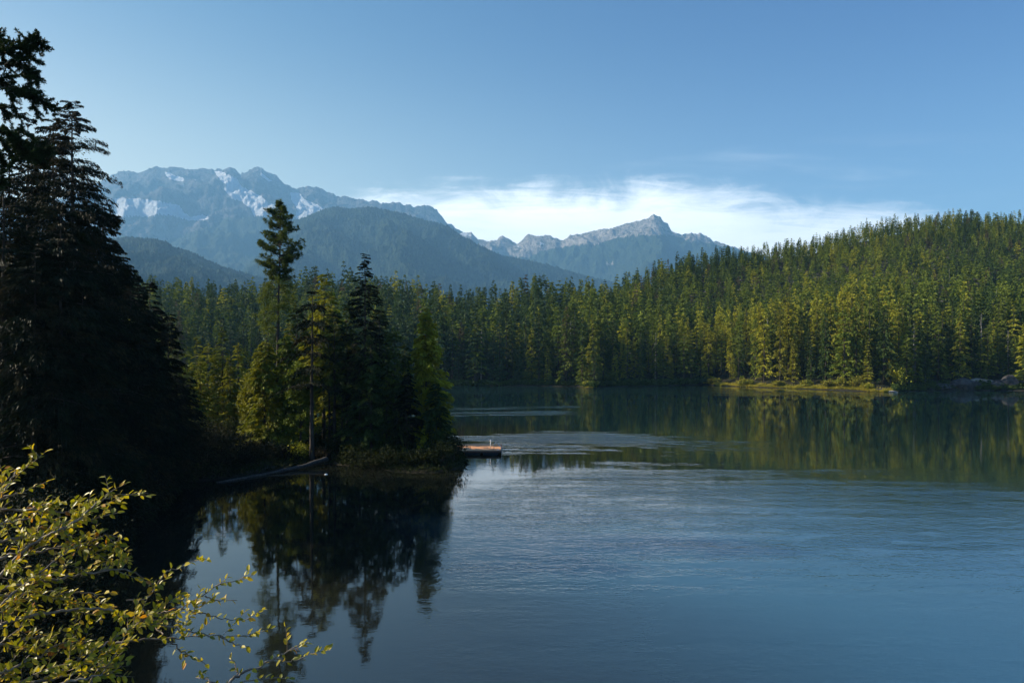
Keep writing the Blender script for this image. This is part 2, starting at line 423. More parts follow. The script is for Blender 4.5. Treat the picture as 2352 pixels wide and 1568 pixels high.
lens = np.exp(-((px - 1680) / 110) ** 2 - ((py - 1102) / 7.5) ** 2)
D = D * (1 - 0.9 * lens)
lens2 = np.exp(-((px - 2050) / 240) ** 2 - ((py - 1152) / 11) ** 2)
D = D * (1 - 0.6 * lens2)
leftedge = np.interp(py, [1090, 1200, 1400, 1568, 1800], [1070, 1030, 960, 880, 760])
D = 0.75 * D * (1 + .5 * bn) * sst(px, leftedge - 60, leftedge + 90) * (1 - 0.62 * sst(py, 1300, 1450)) * (1 - 0.25 * sst(py, 1150, 1230))
rip = np.maximum(rip, D * np.clip(1 + .9 * bn3, .3, 1.8))
rip = np.where(Y < 10, 0.3, rip)
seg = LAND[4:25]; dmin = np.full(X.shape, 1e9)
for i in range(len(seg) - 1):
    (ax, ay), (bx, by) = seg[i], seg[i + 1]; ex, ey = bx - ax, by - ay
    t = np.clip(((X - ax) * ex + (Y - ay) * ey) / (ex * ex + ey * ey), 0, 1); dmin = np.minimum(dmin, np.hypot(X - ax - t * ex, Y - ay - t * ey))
deep = sst(dmin + 4 * bn, 15, 33)  # not depth: masks where tree shade and dark reflections are painted by the bank
m, g = mat('lake_water')
geo = g('ShaderNodeNewGeometry'); pos = geo.outputs['Position']
at = g('ShaderNodeAttribute', attribute_name='ripple').outputs['Fac']
mpa = g('ShaderNodeMapping', {0: pos, 'Scale': (0.55, 1.0, 1.0), 'Rotation': (0, 0, 0.22)}).outputs[0]
big = g.noise(g('ShaderNodeMapping', {0: pos, 'Scale': (0.35, 1.0, 1.0)}).outputs[0], 0.09, 3.0, 0.6)
amp = g.m('MULTIPLY', at, g.sm(big, 0.25, 0.6, 0.65, 1.15))
pat = g.noise(g('ShaderNodeMapping', {0: pos, 'Scale': (0.5, 1.0, 1.0)}).outputs[0], 0.55, 4.0, 0.7)
amp = g.m('MULTIPLY', amp, g.sm(pat, 0.35, 0.62, 0.35, 1.5))
w1 = g.noise(mpa, 6.5, 2.0, 0.5, 0.3)
w2 = g.noise(mpa, 2.2, 2.0, 0.5, 0.2)
w3 = g.noise(pos, 0.5, 2.0, 0.5, 0.2)
hgt = g.m('ADD', g.m('MULTIPLY', w1, g.m('MULTIPLY_ADD', amp, 0.0125, 0.0006)), g.m('MULTIPLY', w2, g.m('MULTIPLY_ADD', amp, 0.022, 0.0014)))
hgt = g.m('ADD', hgt, g.m('MULTIPLY', w3, 0.003))
bmp = g('ShaderNodeBump', {'Height': hgt, 'Distance': 1.0, 'Strength': 1.0}).outputs[0]
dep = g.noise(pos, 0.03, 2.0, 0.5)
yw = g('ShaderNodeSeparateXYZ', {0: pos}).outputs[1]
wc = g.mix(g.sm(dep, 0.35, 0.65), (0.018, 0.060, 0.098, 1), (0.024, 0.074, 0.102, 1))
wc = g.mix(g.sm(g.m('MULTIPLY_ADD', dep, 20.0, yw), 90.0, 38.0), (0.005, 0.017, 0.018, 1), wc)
wc = g.mix(g('ShaderNodeAttribute', attribute_name='deep').outputs['Fac'], (0.009, 0.010, 0.006, 1), wc)  # near-black cove tone paints in the trees' shade and reflection
b = g('ShaderNodeBsdfPrincipled', {'Base Color': wc, 'Roughness': 0.03, 'IOR': 1.85, 'Normal': bmp, 'Subsurface Weight': 1.0, 'Subsurface Radius': (1.0, 1.0, 1.0), 'Subsurface Scale': 5.0})
b.subsurface_method = 'BURLEY'
g('ShaderNodeOutputMaterial', {0: b.outputs[0]})
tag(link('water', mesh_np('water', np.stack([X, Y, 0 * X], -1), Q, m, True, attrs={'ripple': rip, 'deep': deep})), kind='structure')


# ------------------------------------------------------------------ mountains
def in_poly(px, py, poly):
    inside = np.zeros(px.shape, bool); n = len(poly)
    for i in range(n):
        ax, ay = poly[i]; bx, by = poly[(i + 1) % n]
        inside ^= ((ay > py) != (by > py)) & (px < (bx - ax) * (py - ay) / (by - ay + 1e-12) + ax)
    return inside

def blur2(a, k=1):
    for _ in range(k):
        p = np.pad(a, 1, mode='edge')
        a = (p[1:-1, 1:-1] * 4 + p[:-2, 1:-1] + p[2:, 1:-1] + p[1:-1, :-2] + p[1:-1, 2:]) / 8
    return a

def fbm_grid(X, Y, scale, kind='ridge', octs=7, H=0.9, seed=0.0):
    out = np.empty(X.size)
    xf = (X * scale).ravel(); yf = (Y * scale).ravel()
    if kind == 'ridge':
        fn = lambda a, b: mnoise.ridged_multi_fractal((a, b, seed), H, 2.1, octs, 1.0, 2.0)
    else:
        fn = lambda a, b: mnoise.fractal((a, b, seed), H, 2.1, octs)
    for i in range(xf.size): out[i] = fn(xf[i], yf[i])
    return out.reshape(X.shape)

def mountain(name, prof, D, depth, mats, a, b, ncol, nrow, namp, nscale, fine, snow=None, rock=None, p=1.15, seed=0.0, jit=0.0):
    cols = np.linspace(a, b, ncol)
    rid = tab(prof)(cols); kk = np.ones(31) / 31; ridS = np.convolve(np.pad(rid, 15, mode='edge'), kk, 'valid')
    tt = np.concatenate([np.linspace(-0.25, 0, 10)[:-1], np.linspace(0, 1, nrow) ** 1.05])
    T, C = np.meshgrid(tt, cols, indexing='ij')
    Dd = D - depth * T
    X = (C - CX) / F * Dd; Y = Dd
    jw = np.exp(-np.clip(T, 0, 1) * 22)
    Zr = CAMZ + (HY - (rid[None, :] * jw + ridS[None, :] * (1 - jw))) / F * D
    base = np.where(T >= 0, np.clip(1 - T, 0, 1) ** p, 1 + T * 1.6)
    n = fbm_grid(X, Y, nscale, 'ridge', seed=seed) - 1.0
    env = np.clip(T * 7, 0, 1) * np.clip((1 - T) * 2, 0.1, 1)
    nf = fbm_grid(X, Y, nscale * 9, 'fbm', 6, seed=seed + 5)
    # on the way down the slope never rises into the sky line: noise only digs in near the ridge
    Z = Zr * base + namp * env * np.minimum(n, 0.9) - namp * 0.5 * env + fine * nf * (0.35 + np.clip(T * 6, 0, 1))
    if jit: Z = Z + np.abs(np.random.default_rng(int(seed * 10)).normal(0, jit, Z.shape)) - jit
    PYv = HY - (Z - CAMZ) / Dd * F
    att = {}
    for key, polys in (('snow', snow or []), ('rock', rock or [])):
        mk = np.zeros(X.shape)
        for poly, w in polys: mk = np.where(in_poly(C, PYv, poly) & (T >= -0.02), np.maximum(mk, w), mk)
        att[key] = blur2(mk, 1).ravel()
    nr, nc = X.shape
    i = np.arange(nr - 1)[:, None] * nc; j = np.arange(nc - 1)[None, :]
    Q = np.stack([i + j, i + j + 1, i + nc + j + 1, i + nc + j], -1).reshape(-1, 4)
    V = np.stack([X, Y, Z], -1).reshape(-1, 3)
    o = link(name, mesh_np(name, V, Q, mats, True, attrs=att))
    return tag(o, kind='structure')

def mountain_mat(name, forest1, forest2, rock1, rock2, tree_scale=0.03):
    m, g = mat(name)
    geo = g('ShaderNodeNewGeometry'); pos = geo.outputs['Position']
    sn = g('ShaderNodeAttribute', attribute_name='snow').outputs['Fac']
    rk = g('ShaderNodeAttribute', attribute_name='rock').outputs['Fac']
    nf = g.noise(g('ShaderNodeMapping', {0: pos, 'Scale': (1, 1, 0.6)}).outputs[0], tree_scale, 6.0, 0.75)
    nm = g.noise(pos, tree_scale * 0.12, 4.0, 0.6)
    fo = g.mix(g.sm(nf, 0.35, 0.65), forest1, forest2)
    nr = g.noise(pos, 0.006, 9.0, 0.74)
    nr2 = g.noise(pos, 0.018, 6.0, 0.7)
    ro = g.mix(g.sm(nr, 0.40, 0.60), rock1, rock2)
    ro = g.mix(g.sm(nr2, 0.50, 0.62), ro, (rock1[0] * .4, rock1[1] * .45, rock1[2] * .4, 1))
    f = g.sm(g.m('ADD', rk, g.m('MULTIPLY', g.m('SUBTRACT', nr, 0.5), 1.6)), 0.35, 0.62)
    col = g.mix(f, fo, ro)
    s = g.sm(g.m('ADD', sn, g.m('MULTIPLY', g.m('SUBTRACT', nr, 0.5), 1.2)), 0.38, 0.52)
    col = g.mix(s, col, (0.62, 0.65, 0.70, 1))
    bm = g('ShaderNodeBump', {'Height': g.m('ADD', nf, g.m('MULTIPLY', nr, 1.5)), 'Distance': 60.0, 'Strength': 1.0}).outputs[0]
    b = g('ShaderNodeBsdfPrincipled', {'Base Color': col, 'Roughness': 0.95, 'Normal': bm, 'Specular IOR Level': 0.1})
    g('ShaderNodeOutputMaterial', {0: b.outputs[0]})
    return m

MM_A = mountain_mat('snowy_range', (0.020, 0.032, 0.018, 1), (0.040, 0.056, 0.030, 1), (0.045, 0.045, 0.052, 1), (0.15, 0.14, 0.14, 1))
MM_B = mountain_mat('rocky_peak', (0.022, 0.038, 0.020, 1), (0.042, 0.064, 0.030, 1), (0.22, 0.20, 0.18, 1), (0.42, 0.38, 0.34, 1))
MM_C = mountain_mat('forested_slope', (0.005, 0.014, 0.010, 1), (0.045, 0.075, 0.038, 1), (0.12, 0.11, 0.10, 1), (0.2, 0.18, 0.17, 1), 0.05)

zA = lambda L: [(229.7 + x * .3256, 344.6 + y * .3256) for x, y in L]
zB = lambda L: [(918.8 + x * .3256, 344.6 + y * .3256) for x, y in L]
profA_ = [(-900, 640), (-300, 560), (0, 480), (150, 455), (215, 425)] + zA([(100, 165), (140, 148), (210, 150), (280, 162), (310, 145), (350, 128), (390, 114), (420, 122), (465, 136), (475, 118), (520, 114), (550, 128),
       (600, 126), (640, 137), (700, 134), (740, 128), (790, 138), (815, 150), (825, 133), (860, 136), (880, 125), (920, 115), (950, 125), (975, 160), (992, 176), (1000, 146), (1008, 150), (1014, 158), (1060, 132), (1100, 117),
       (1140, 128), (1160, 148), (1240, 172), (1280, 210), (1300, 240), (1385, 278), (1400, 266), (1450, 257), (1550, 268), (1620, 300), (1700, 328), (1750, 335), (1850, 345), (1905, 360), (1915, 350), (1980, 372), (2050, 375),
       (2100, 367), (2180, 392), (2210, 405), (2250, 392), (2320, 400), (2352, 410)]) + zB([(200, 402), (260, 425), (325, 500), (335, 515), (355, 510), (385, 548), (440, 575), (600, 690)]) + [(1200, 600), (1400, 660), (1700, 720)]
def jag(prof, lo, hi, step, amp, seed):
    r = np.random.default_rng(seed); f = tab(prof); q = np.arange(lo, hi, step); w = np.convolve(r.normal(0, 1, len(q) + 2), [.25, .5, .25], 'valid')
    return [(a_, float(f(a_)) + amp * (w[i_] + .5 * r.normal())) for i_, a_ in enumerate(q)]
profA = jag(profA_, -900, 1700, 3.2, 1.5, 1)
snowA = [
 (zA([(455, 150), (480, 160), (530, 180), (590, 198), (590, 222), (530, 218), (470, 190)]), 1),
 (zA([(640, 195), (685, 200), (675, 222), (650, 210)]), .6),
 (zA([(805, 150), (850, 150), (890, 165), (960, 200), (1000, 255), (1060, 285), (1130, 325), (1200, 370), (1260, 410), (1280, 470), (1200, 480), (1090, 462), (1060, 410), (1000, 365), (940, 345), (900, 310), (875, 272), (900, 250), (850, 212)]), .95),
 (zA([(1340, 300), (1410, 302), (1440, 350), (1500, 370), (1580, 412), (1540, 440), (1490, 450), (1420, 500), (1370, 490), (1390, 420), (1350, 350)]), .9),
 (zA([(1130, 160), (1150, 165), (1185, 200), (1225, 225), (1180, 218), (1140, 195)]), .9),
 (zA([(100, 345), (270, 340), (430, 360), (560, 388), (590, 440), (640, 472), (720, 458), (778, 476), (740, 492), (640, 500), (560, 478), (450, 455), (350, 452), (280, 470), (100, 470)]), .78),
 (zA([(250, 430), (310, 435), (350, 400), (440, 430), (520, 450), (490, 390), (560, 390), (580, 430), (570, 450), (640, 475), (720, 460), (775, 475), (740, 490), (650, 498), (560, 474), (480, 455), (420, 455), (300, 470)]), 1.0)]
rockA = [(zA([(-900, -100), (3200, -100), (3200, 420), (2352, 560), (1400, 520), (1090, 470), (900, 478), (820, 520), (700, 560), (450, 645), (250, 610), (-900, 640)]), 0.85)]
mountain('snowy_mountain', profA, 9000, 4200, MM_A, -500, 1300, 1000, 170, 330, 0.00075, 34, snowA, rockA, p=1.0, seed=1.3)

profB = [(900, 640)] + zB([(200, 640), (330, 600), (440, 585), (500, 578), (550, 630), (600, 640), (680, 640), (700, 612), (730, 607), (770, 630), (830, 663), (870, 630), (900, 600), (930, 596),
        (980, 608), (1020, 598), (1060, 605), (1120, 628), (1165, 632), (1200, 602), (1300, 585), (1400, 565), (1500, 548), (1560, 530), (1610, 513), (1650, 510), (1700, 500), (1740, 480), (1770, 462), (1792, 452), (1840, 470),
        (1862, 510), (1890, 515), (1920, 585), (1980, 598), (2030, 583), (2130, 590), (2200, 630), (2260, 655), (2400, 700), (2600, 760)]) + [(2400, 640), (3200, 620)]
rockB = [(zB([(300, 400), (2400, 400), (2400, 700), (2200, 660), (2050, 640), (1900, 600), (1700, 600), (1500, 625), (1380, 670), (1200, 670), (1000, 715), (900, 762), (700, 740), (540, 660), (300, 560)]), 0.9),
         (zB([(1450, 790), (1530, 780), (1500, 815), (1460, 820)]), .7)]
snowB = [(zB([(985, 655), (1015, 652), (1015, 668), (990, 672)]), 1), (zB([(820, 680), (840, 672), (836, 690)]), 1), (zB([(395, 560), (440, 580), (520, 600), (480, 625), (420, 590)]), .5)]
mountain('rocky_mountain', jag(profB, 900, 3200, 3.2, 1.3, 2), 8600, 3400, MM_B, 900, 2300, 760, 130, 260, 0.0009, 30, snowB, rockB, p=1.0, seed=7.7)

profC = [(200, 760), (400, 700), (520, 655), (600, 580), (640, 530), (679, 504), (695, 501), (718, 491), (741, 481), (764, 475), (783, 475), (803, 479), (832, 475), (855, 475), (881, 480), (919, 488), (951, 498),
         (1000, 510), (1030, 519), (1056, 537), (1101, 563), (1153, 587), (1212, 596), (1261, 608), (1342, 631), (1407, 647), (1600, 690), (2000, 720)]
mountain('forested_mountain', profC, 5600, 2600, MM_C, 300, 1700, 900, 210, 210, 0.0013, 11, p=1.05, seed=3.1, jit=8.0)
profD = [(-900, 600), (0, 560), (200, 552), (280, 545), (319, 545), (360, 548), (379, 553), (399, 566), (425, 572), (458, 587), (490, 602), (523, 615), (571, 628), (604, 638), (700, 668), (900, 720), (1300, 760)]
mountain('forested_foothill', profD, 3600, 1900, MM_C, -400, 1000, 800, 130, 110, 0.0018, 8, p=1.05, seed=9.2, jit=5.5)

# ------------------------------------------------------------------ haze (air between here and the mountains)
V, Qs = box(0, 0, 0, 30000, 30000, 1)
V[:, 2] = np.where(V[:, 2] > 0, 2750.0, -6.0)
m, g = mat('haze_air')
pv = g('ShaderNodeVolumePrincipled', {'Color': (0.26, 0.60, 1.0, 1), 'Density': 0.88e-4, 'Anisotropy': 0.1})
g('ShaderNodeOutputMaterial', {'Volume': pv.outputs[0]})
hz = tag(link('haze', mesh_np('haze', V, Qs, m)), kind='stuff')
hz['label'] = 'blue haze in the air over the lake and mountains'; hz['category'] = 'haze'


# ================================================================== far forest across the lake
rng = np.random.default_rng(11)
CON_M = {'dark green': M_DARK, 'blue-green': M_BLUE, 'mid green': M_MID, 'olive green': M_OLIVE, 'yellow-green': M_YEL, 'brownish': M_BRN}
def crown_shape(k, dense):
    r = np.random.default_rng(100 + k)
    H = 20.0
    kinds = [dict(base=.08, rad=2.8, pexp=.85, whorl=0), dict(base=.14, rad=2.5, pexp=.75, whorl=15), dict(base=.05, rad=3.2, pexp=1.0, whorl=0), dict(base=.26, rad=2.9, pexp=.70, whorl=12, gaps=.35),
             dict(base=.06, rad=2.6, pexp=.62, whorl=0), dict(base=.18, rad=3.3, pexp=.90, whorl=13, gaps=.25), dict(base=.36, rad=3.3, pexp=.55, whorl=10, gaps=.4), dict(base=.06, rad=2.2, pexp=.85, whorl=17),
             dict(base=.04, rad=2.7, pexp=.55, whorl=0, gaps=0), dict(base=.10, rad=1.9, pexp=.6, whorl=0), dict(base=.05, rad=3.0, pexp=.8, whorl=0, gaps=.5), dict(base=.45, rad=2.2, pexp=.45, whorl=0, gaps=.5), dict(base=.03, rad=3.1, pexp=.70, whorl=0, gaps=0), dict(base=.12, rad=2.4, pexp=1.1, whorl=0)]
    kd = kinds[k % len(kinds)]
    nb, ns = (150, 15) if dense else (72, 10)
    s = 1.0 if dense else 1.3
    c, _ = conifer(r, H, kd['base'] if dense else max(kd['base'], .30), kd['rad'], nb, ns, 0.80 * s, 0.30 * s, up=.22 if kd['pexp'] < .7 else .08, droop=.3, pexp=kd['pexp'], irr=.5, hang=.55, gaps=kd.get('gaps', 0.1), whorl=kd['whorl'], s0=.25, fan=.34, roll=1.2)
    return c
dense_shapes = [crown_shape(k, True) for k in range(14)]
light_shapes = [crown_shape(k, False) for k in range(14)]

cand = []
sp = 4.5
for gy in np.arange(212, 560, sp):
    xs = np.arange(PX(-120, gy), PX(2480, gy), sp)
    x = xs + rng.uniform(-.48, .48, len(xs)) * sp; y = gy + rng.uniform(-.48, .48, len(xs)) * sp
    px = CX + F * x / y; s_ = SHORE(px); c_ = CREST(px)
    t = (y - s_) / (c_ - s_)
    mn = 1.2 + 3.0 * ((px > 1630) & (px < 2060)) + 7.0 * ((px > 2130) & (px < 2350)) + 2.0 * (px > 1390) * (px < 1640)
    ok = (y - s_ > mn) & (y < c_ + 24)
    gap = (wob(x * .35 + 9, y * .35) > .82) & (t < .75)
    ok &= ~gap
    for i in np.nonzero(ok)[0]: cand.append((x[i], y[i], px[i], t[i]))
cand = np.array(cand)
z = height(cand[:, 0], cand[:, 1])
n = len(cand)
pxs, ts = cand[:, 2], cand[:, 3]
right = np.clip((pxs - 1250) / 500, 0, 1)
Hs = (24 - (10.5 * right + 2) * np.clip(ts * 1.6, 0, 1)) * rng.uniform(.55, 1.25, n) * (1 + .18 * wob(cand[:, 0] * .2, cand[:, 1] * .2))
Hs = np.where(rng.random(n) < .10, Hs * .55, Hs)
# colour by place: yellow-green stand over the grassy strip, blue-green in the shaded middle
cl = wob(cand[:, 0] * .12, cand[:, 1] * .12 + 4) + rng.normal(0, .55, n)
kinds = []
for i in range(n):
    r = rng.random(); p = pxs[i]; t = ts[i]; c = cl[i]
    if 1560 < p < 2080 and t < .30: k = 'yellow-green' if r < .20 else 'olive green' if r < .55 else 'mid green' if r < .9 else 'dark green'
    elif 1340 < p < 1560 and t < .2: k = 'olive green' if r < .42 else 'mid green' if r < .8 else 'dark green'
    elif p > 2080 and t < .25: k = 'olive green' if r < .16 else 'mid green' if r < .55 else 'dark green'
    elif p >= 1300: k = 'mid green' if c > -.35 and r < .70 else 'olive green' if c > .4 else 'brownish' if r > .94 else 'dark green'
    else: k = 'blue-green' if r < .46 else 'dark green' if r < .66 else 'mid green' if r < .90 else 'olive green' if r < .96 else 'brownish'
    kinds.append(k)
shape = rng.integers(0, 14, n)
for i in range(n):
    if shape[i] in (6, 11) and (ts[i] < .3 or rng.random() < .5): shape[i] = 0
    if kinds[i] == 'yellow-green': shape[i] = rng.choice([0, 2, 4, 7, 8, 12, 13])
rot = rng.random(n) * 6.283
wid = rng.uniform(.72, 1.18, n) * (24 / np.maximum(Hs, 12)) ** .25
app = Hs / cand[:, 1] - 0.10 * np.clip(ts, 0, 1) * 3 - np.where((cand[:, 1] - SHORE(pxs)) > 18, .05, 0)
vis = (pxs > 1000) & (pxs < 2352 + 12) | ((pxs > 395) & (pxs < 620))
app = np.where(vis, app, -9)
order = np.argsort(-app)
NIND = 255
ind = order[:NIND]; rest = order[NIND:]

SECT = [(395, 620, 'across the water behind the peninsula'), (620, 1130, 'right of the lit cedar'), (1130, 1340, 'above the middle ripples'), (1340, 1470, 'by the small grassy point'),
        (1470, 1630, 'between grassy point and grass strip'), (1630, 1840, 'above the left grass strip half'), (1840, 2065, 'above the right grass strip half'), (2065, 2210, 'left of the pale rock ledge'), (2210, 2500, 'above the dark right-hand rocks')]
def sect(p):
    for a, b, s in SECT:
        if a <= p < b: return s
    return SECT[-1][2]
labs = {}
rows = []
for i in ind:
    H = Hs[i]; back = cand[i, 1] - SHORE(pxs[i])
    size = 'tall' if H > 22 else 'short' if H < 15 else 'medium'
    row = 'front-row' if back < 9 else 'second-row' if back < 15 else 'back-row'
    lab = '%s %s %s conifer %s' % (size, kinds[i], row, sect(pxs[i]))
    labs.setdefault(lab, []).append(i)
ORD = ['first', 'second', 'third', 'fourth', 'fifth', 'sixth', 'seventh', 'eighth', 'ninth', 'tenth', 'eleventh', 'twelfth']
labels = {}
for lab, ids in labs.items():
    ids = sorted(ids, key=lambda q: pxs[q])
    for q, i in enumerate(ids):
        labels[i] = lab if len(ids) == 1 else '%s, %s from left' % (lab, ORD[min(q, 11)])
snr = np.random.default_rng(55)
def snag_mesh(k):
    H = 20; parts = [trunk_tube(H, .30, snr.uniform(-.02, .02), snr, 6, 8, .98, .05)]
    for q in range(26):
        h_ = snr.uniform(.3, .97) * H; a = snr.random() * 6.28; L = snr.uniform(.5, 2.0) * (1.15 - h_ / H)
        parts.append(tube([(0, 0, h_), (L * .6 * math.cos(a), L * .6 * math.sin(a), h_ + .1 * L), (L * math.cos(a), L * math.sin(a), h_ - .15 * L)], [.07, .045, .02], 4, cap=False))
    V, Q = merge(parts); return mesh_np('trunk', V, Q, M_SNAG, True)
M_SNAG = simple('grey_snag', (.20, .18, .16), (.34, .31, .28), 3.0, .9)
for k, (px, off, h_, lab) in enumerate([(1105, 6, 22, 'grey dead snag among the dark trees right of the lit cedar'), (1310, 10, 24, 'bare pale snag above the middle of the far shore'), (1505, 8, 20, 'bare snag standing right of the grassy point'), (1762, 30, 22, 'grey snag above the grass strip among olive conifers'),
        (2098, 12, 20, 'bare snag where the lit shore turns dark'), (2252, 22, 21, 'pale snag over the rock ledge'), (2316, 14, 17, 'short grey snag above the right-hand rocks'), (1900, 75, 16, 'small bare snag halfway up the right hill'), (2180, 110, 15, 'small pale snag high on the right hill'), (2290, 70, 17, 'bare snag on the slope at the right edge')]):
    y_ = float(SHORE(px)) + off; x_ = PX(px, y_); o = link('dead_tree', snag_mesh(k), None, (x_, y_, float(height(np.array([x_]), np.array([y_]))[0]))); o.scale = (h_ / 20,) * 3
    tag(o, lab, 'dead tree')
tt = trunk_tube(20.0, .26, sides=6, n=5)
me_trunk = mesh_np('trunk', tt[0], tt[1], M_BARK, True)
mcache = {}
for i in ind:
    key = (int(shape[i]), kinds[i])
    if key not in mcache:
        V, Q = dense_shapes[key[0]]; mcache[key] = mesh_np('crown', V, Q, CON_M[key[1]])
    o = empty('conifer', (cand[i, 0], cand[i, 1], z[i] - .2), rot[i])
    sc = Hs[i] / 20.0; o.scale = (sc * wid[i], sc * wid[i], sc)
    tag(o, labels[i], 'tree', 'conifers along the far shore')
    link('crown', mcache[key], o); link('trunk', me_trunk, o)
# the rest of the wood, too many to count: one object
Vs, Qs_, mi, off = [], [], [], 0
mlist = list(CON_M.values()); mkeys = list(CON_M.keys())
for i in rest:
    V, Q = (dense_shapes if ts[i] > .80 and vis[i] else light_shapes)[shape[i]]
    sc = Hs[i] / 20.0
    c, s_ = math.cos(rot[i]), math.sin(rot[i])
    X_ = (V[:, 0] * c - V[:, 1] * s_) * sc * wid[i] + cand[i, 0]; Y_ = (V[:, 0] * s_ + V[:, 1] * c) * sc * wid[i] + cand[i, 1]
    Vs.append(np.stack([X_, Y_, V[:, 2] * sc + z[i]], -1)); q = Q[0]
    Qs_.append(q + off); off += len(V); mi.append(np.full(len(q), mkeys.index(kinds[i])))
fo = link('forest', mesh_np('forest', np.concatenate(Vs), np.concatenate(Qs_), mlist, midx=np.concatenate(mi)))
tag(fo, 'dense conifer forest covering the hillside behind the shoreline trees', 'forest', kind='stuff')
print('far trees', n)


# ================================================================== clump foliage (broadleaf crowns and shrubs)
def blob(rng, cz, rx, rz, nc, nl, cl, ls, zmin=None, aspect=.6):
    a = norm(rng.normal(0, 1, (nc, 3))) * (rng.random((nc, 1)) ** .45)
    a[:, 2] = np.abs(a[:, 2]) * np.where(rng.random(nc) < .3, -1, 1)
    c = a * np.array([rx, rx, rz]) + np.array([0, 0, cz])
    p = (c[:, None, :] + rng.normal(0, cl, (nc, nl, 3)) * np.array([1, 1, .7])).reshape(-1, 3)
    if zmin is not None: p[:, 2] = np.maximum(p[:, 2], zmin)
    d = norm(rng.normal(0, 1, (len(p), 3)) + np.array([0, 0, -.1]))
    L = ls * rng.uniform(.6, 1.4, len(p))
    return sprays(p, d, L, L * aspect, rng, roll=1.0), c

def stems(rng, c, n, r0, base=(0, 0, -.2)):
    out = []
    for k in rng.choice(len(c), min(n, len(c)), replace=False):
        e = c[k]; b = np.array(base, float) + rng.normal(0, .06, 3) * np.array([1, 1, 0])
        m_ = b * .5 + e * .5 + rng.normal(0, .08, 3) * np.linalg.norm(e - b) * .6
        out.append(tube(np.stack([b, m_, e]), [r0, r0 * .6, r0 * .25], 4, cap=False))
    return out

def make_thing(name, x, y, label, cat, crown, cmat, limb_parts, lmat, group=None, dz=0.0, rz=0.0, crown_name='crown', limb_name='trunk'):
    zg = float(height(np.array([x]), np.array([y]))[0])
    o = empty(name, (x, y, zg + dz), rz); tag(o, label, cat, group)
    link(crown_name, mesh_np(crown_name, crown[0], crown[1], cmat), o)
    if limb_parts:
        V, Q = merge(limb_parts); link(limb_name, mesh_np(limb_name, V, Q, lmat, True), o)
    return o

def topH(px, ytop, d):
    x = PX(px, d); zg = float(height(np.array([x]), np.array([d]))[0])
    return x, CAMZ + (HY - ytop) / F * d - zg

def near_conifer(px, ytop, d, label, m, seed, group, name='conifer', r0=None, **kw):
    x, H = topH(px, ytop, d)
    r = np.random.default_rng(seed)
    a = dict(base=.1, rad=3, fan=.28, nb=200, ns=60, sl=.42, sw=.11, up=.1, droop=.3, pexp=.75, irr=.5, hang=.3, limb=6, s0=.15)
    a.update(kw)
    crown, limbs = conifer(r, H, **a)
    tr = trunk_tube(H, r0 or H * .0115, a.get('lean', 0.0), r, 8, 10, .97, .04)
    return make_thing(name, x, d, label, 'tree', crown, m, [tr] + limbs, M_BARK, group)

# ------------------------------------------------------------------ trees on the peninsula
GP = 'trees on the peninsula'
# tall white pine: few upturned tufted limbs, lichen-hung lower crown
def tufts(rng, pts, n_needles, L, w):
    p = np.repeat(pts, n_needles, axis=0)
    d = norm(rng.normal(0, 1, p.shape) + np.array([0, 0, .75]))
    return sprays(p + d * .02, d, L * rng.uniform(.6, 1.2, len(p)), np.full(len(p), w), rng)

